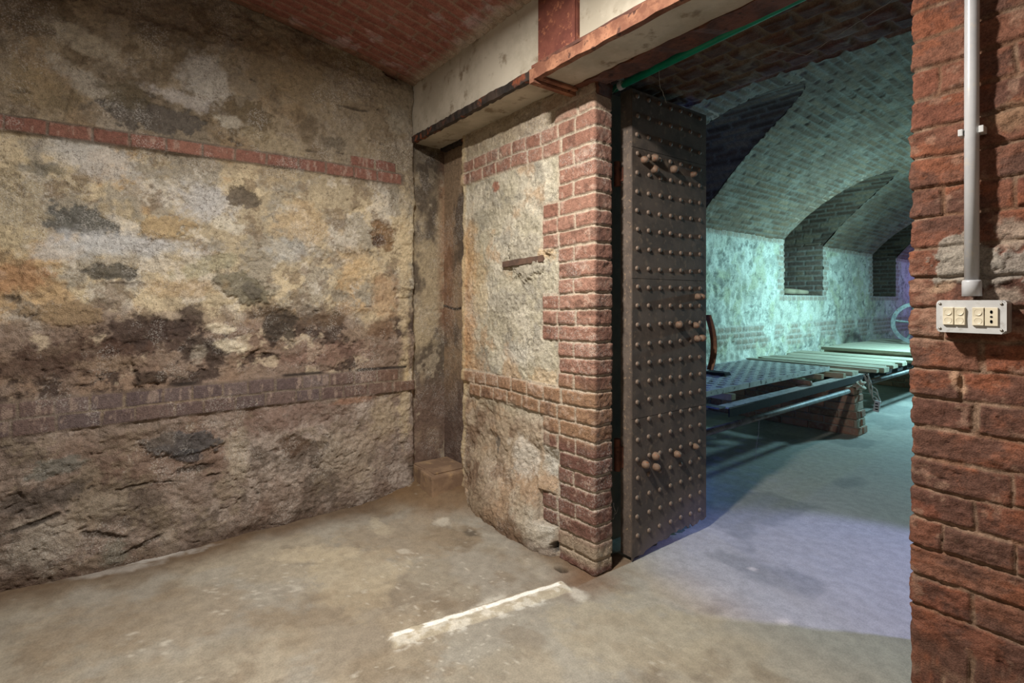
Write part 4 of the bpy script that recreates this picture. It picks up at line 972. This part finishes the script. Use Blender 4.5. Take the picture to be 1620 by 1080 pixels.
for x0, x1 in ((-(plx1-plx0)/2-.006, -(plx1-plx0)/2+.002), ((plx1-plx0)/2-.002, (plx1-plx0)/2+.008)):
    bm = bmesh.new(); box(bm, x0, x1, -(ply1-ply0)/2, (ply1-ply0)/2, -.035, .004, .001); obj('edge_flange', bm, M_PLATE, pl)
tag(pl, 'dark iron plate perforated with rows of round holes on the platform', 'perforated plate')
# supports holding the plate above the rails
for i, (y, la) in enumerate(((3.4, 'squared timber bearer under the near half of the perforated plate'), (4.95, 'squared timber bearer under the far half of the perforated plate'))):
    bm = bmesh.new(); box(bm, -3.02, -2.12, y-.03, y+.03, .4985, .5425, .004)
    tag(local_obj('timber_bearer', bm, M_WOOD2, -2.5, y, .499), la, 'timber')
bm = bmesh.new(); tube(bm, [(-2.33, 4.52, .521), (-2.03, 4.47, .521)], .022, 14, radii=[.0215, .0215]); tag(local_obj('short_iron_roller', bm, M_BOLT, -2.2, 4.5, .499, True), 'short round bar lying across the front rail beside the plate', 'bar')
bm = bmesh.new(); box(bm, -2.45, -2.03, 5.16, 5.24, .499, .541, .005, jit=.004); tag(local_obj('wood_block', bm, M_WOOD2, -2.2, 5.2, .499), 'small squared timber end beside the corner of the perforated plate', 'timber')
bm = bmesh.new(); box(bm, -0.03, .16, -.05, .05, 0, .022, .009, jit=.006); o = local_obj('rag', bm, M_DARKIRON, 0, 0, 0); o.location = ROT @ Vector((-2.62, 3.95, plz+.008)); tag(o, 'dark crumpled scrap lying on the perforated plate', 'scrap')

# planks
pr = random.Random(12)
def plank(y, w, x0, x1, z, t, la, grp, tilt=0.0):
    L_ = x1-x0; bm = bmesh.new()
    box(bm, -L_/2, L_/2, -w/2, w/2, 0, t, .004, jit=.0012)
    o = obj('plank', bm, M_WOOD); o.location = ROT @ Vector(((x0+x1)/2, y, z)); o.rotation_euler = (0, 0, RZ+tilt)
    tag(o, la, 'plank', grp)
plank(5.47, .16, -2.75, -2.03, .4995, .036, 'short low plank between the perforated plate and the plank deck', None)
y = 5.70
LAB1 = ['first plank of the grey deck, next to the perforated plate, its end overhanging the rail', 'second plank of the lower deck counted from the perforated plate', 'third plank of the lower deck counted from the perforated plate', 'fourth plank of the lower deck counted from the perforated plate', 'fifth plank of the lower deck counted from the perforated plate',
        'sixth plank of the lower deck counted from the perforated plate', 'seventh plank of the lower deck counted from the perforated plate', 'eighth plank of the lower deck counted from the perforated plate', 'last plank of the lower deck, beside the raised planks']
for i in range(9):
    w = (.09, .17, .18, .17, .165, .18, .17, .16, .17)[i]
    plank(y+w/2, w-.014, -3.2+pr.uniform(0, .18)*(i > 0), (-1.93, -1.90, -1.97, -1.92, -1.99, -1.93, -1.98, -1.92, -1.96)[i], .4995+.012*pr.random(), .036+.012*(i == 1), LAB1[i], 'lower deck planks', (.004, .002, 0, 0, -.001, .001, 0, 0, 0)[i])
    y += w+(.02 if i == 0 else .002)
y += .02
for i in range(12):
    w = .2
    plank(y+w/2, w-.01, -2.98+pr.uniform(0, .06), -1.85-pr.uniform(0, .1), .5655+.004*pr.random(), .038,
          ('first raised plank, at the edge facing the lower deck' if i == 0 else 'grey raised plank of the rear deck below the iron wheel'), None if i == 0 else 'raised planks of the rear deck', 0)
    y += w
for yb, la in ((7.42, 'timber bearer carrying the front edge of the raised planks'), (9.5, 'timber bearer carrying the rear of the raised planks')):
    bm = bmesh.new(); box(bm, -3.0, -1.98, yb-.04, yb+.04, .499, .5645, .004); tag(local_obj('timber_bearer', bm, M_WOOD2, -2.5, yb, .499), la, 'timber')

# brick piers
def pier(y, la, x0=-3.32, crumble=True):
    bm = bmesh.new(); lay = brickstack(bm, x0, -1.90 if crumble else -2.02, y, y+.24, .0, 6, .0705, int(y*10), taper=.008)
    p = local_thing('brick_pier', -2.1, y+.12, 0)
    for v in bm.verts: v.co -= Vector((-2.1, y+.12, 0))
    obj('brickwork', bm, M_STACK, p)
    if crumble:
        bm = bmesh.new(); r0 = random.Random(2)
        bmesh.ops.create_icosphere(bm, subdivisions=4, radius=1)
        for v in bm.verts:
            n = v.co.copy(); k = .8+.35*math.sin(n.x*5+n.y*3)*math.cos(n.z*6)+r0.uniform(-.06, .06); v.co = Vector((n.x*.045*k+.165, n.y*.10*k, .435+n.z*.05*k))
        obj('crumbled_mortar', bm, M_INFILL, p, True)
    tag(p, la, 'brick pier')
pier(5.15, 'tapering brick pier under the platform with crumbling mortar on top')
pier(8.6, 'brick support under the raised planks, far back in shadow', crumble=False)
# low brick sill wall behind platform foot
# cable bundle with connector on the pier
cb = local_thing('cable_bundle', -1.87, 5.40, .50); rr = random.Random(6)
for k in range(4):
    bm = bmesh.new(); pts = []
    for i in range(14):
        a = i/13; pts.append((.015*math.sin(a*5+k*1.6)-.06+.10*a, .03*math.cos(a*4+k)+.01*k, .02-.24*a+.012*math.sin(a*14+k*2)))
    tube(bm, pts, .006, 8); obj('cable', bm, M_CABLE, cb, True)
bm = bmesh.new(); box(bm, .015, .060, -.03, -.005, -.30, -.20, .004, rot=Matrix.Rotation(.15, 3, 'Y')); obj('connector', bm, M_PVC, cb)
for dz in (-.275, -.25, -.225):
    bm = bmesh.new(); box(bm, .028, .05, -.0335, -.028, dz-.006, dz+.004); obj('slot', bm, M_BLACK, cb)
tag(cb, 'dusty cable bundle with a white connector hanging on the brick pier', 'cable')

# wheel
wp = ROT.inverted() @ Vector((-2.40, 8.62, .62+.27)); wh = local_thing('flywheel', wp.x, wp.y, .608+.285); wh.rotation_euler = (0, 0, math.radians(20))
def wheel_ring(bm, R0, R1, y0, y1, n=56):
    lathe(bm, [(R0, y0), (R1, y0), (R1, y1), (R0, y1), (R0, y0)], Matrix.Rotation(math.pi/2, 4, 'X'), n)
bm = bmesh.new(); wheel_ring(bm, .235, .285, -.03, .03); obj('rim', bm, M_IRON, wh)
bm = bmesh.new(); wheel_ring(bm, .012, .05, -.05, .05, 20); obj('hub', bm, M_IRON, wh)
for k in range(5):
    bm = bmesh.new(); a = 2*math.pi*k/5+.5; tube(bm, [(.045*math.cos(a), 0, .045*math.sin(a)), (.24*math.cos(a), 0, .24*math.sin(a))], .016, 8); obj('spoke', bm, M_IRON, wh)
tag(wh, 'spoked cast iron wheel standing on the raised planks', 'flywheel')

# log and rubble on the niche sill
bm = bmesh.new(); tube(bm, [(-3.62, 7.35, 1.335), (-3.48, 7.55, 1.325), (-3.42, 7.90, 1.315)], .04, 12, radii=[.045, .04, .032]); tag(local_obj('log', bm, M_WOOD2, -3.5, 7.6, 1.28, True), 'pale piece of wood lying on the sill of the far wall niche', 'wood')

# thin hanging wires and cobwebs
def thread(name, pts, r, la, cat, mat=M_WEB, kind=None):
    bm = bmesh.new(); P = [Vector(p) for p in pts]; o0 = P[0].copy(); out = []
    for a, b in zip(P[:-1], P[1:]):
        for i in range(6):
            t = i/6; out.append(a.lerp(b, t)-o0+Vector((random.uniform(-1, 1), random.uniform(-1, 1), random.uniform(-1, 1)))*.003)
    out.append(P[-1]-o0); tube(bm, out, r, 6); o = obj(name, bm, mat); o.location = o0; tag(o, la, cat, kind=kind)
thread('hanging_wire', [ROT @ Vector((-1.95, 3.42, .385)), ROT @ Vector((-1.955, 3.42, .30)), ROT @ Vector((-1.96, 3.38, .12))], .0014, 'thin wire hanging down from the iron pipe near the door', 'wire')
thread('cobweb_thread', [(-1.38, 1.80, 2.155), (-1.385, 1.81, 2.09), (-1.36, 1.82, 2.02)], .0008, 'cobweb thread hanging straight down from the green pipe', 'cobweb')
thread('cobweb_thread', [(-1.66, 1.775, 2.17), (-1.60, 1.76, 2.19), (-1.56, 1.775, 2.16), (-1.63, 1.77, 2.12)], .0009, 'cobweb loop around the left end of the green pipe', 'cobweb')
thread('cobweb_thread', [(-1.10, 2.1, 2.222), (-0.95, 2.15, 2.16), (-0.80, 2.15, 2.20), (-0.65, 2.1, 2.222)], .0010, 'long sagging cobweb thread under the dark doorway ceiling', 'cobweb')
thread('cobweb_thread', [(-1.635, 1.80, .28), (-1.655, 1.83, .22), (-1.64, 1.80, .20), (-1.66, 1.86, .24)], .0010, 'cobweb scrap in the gap between jamb and iron door', 'cobweb')
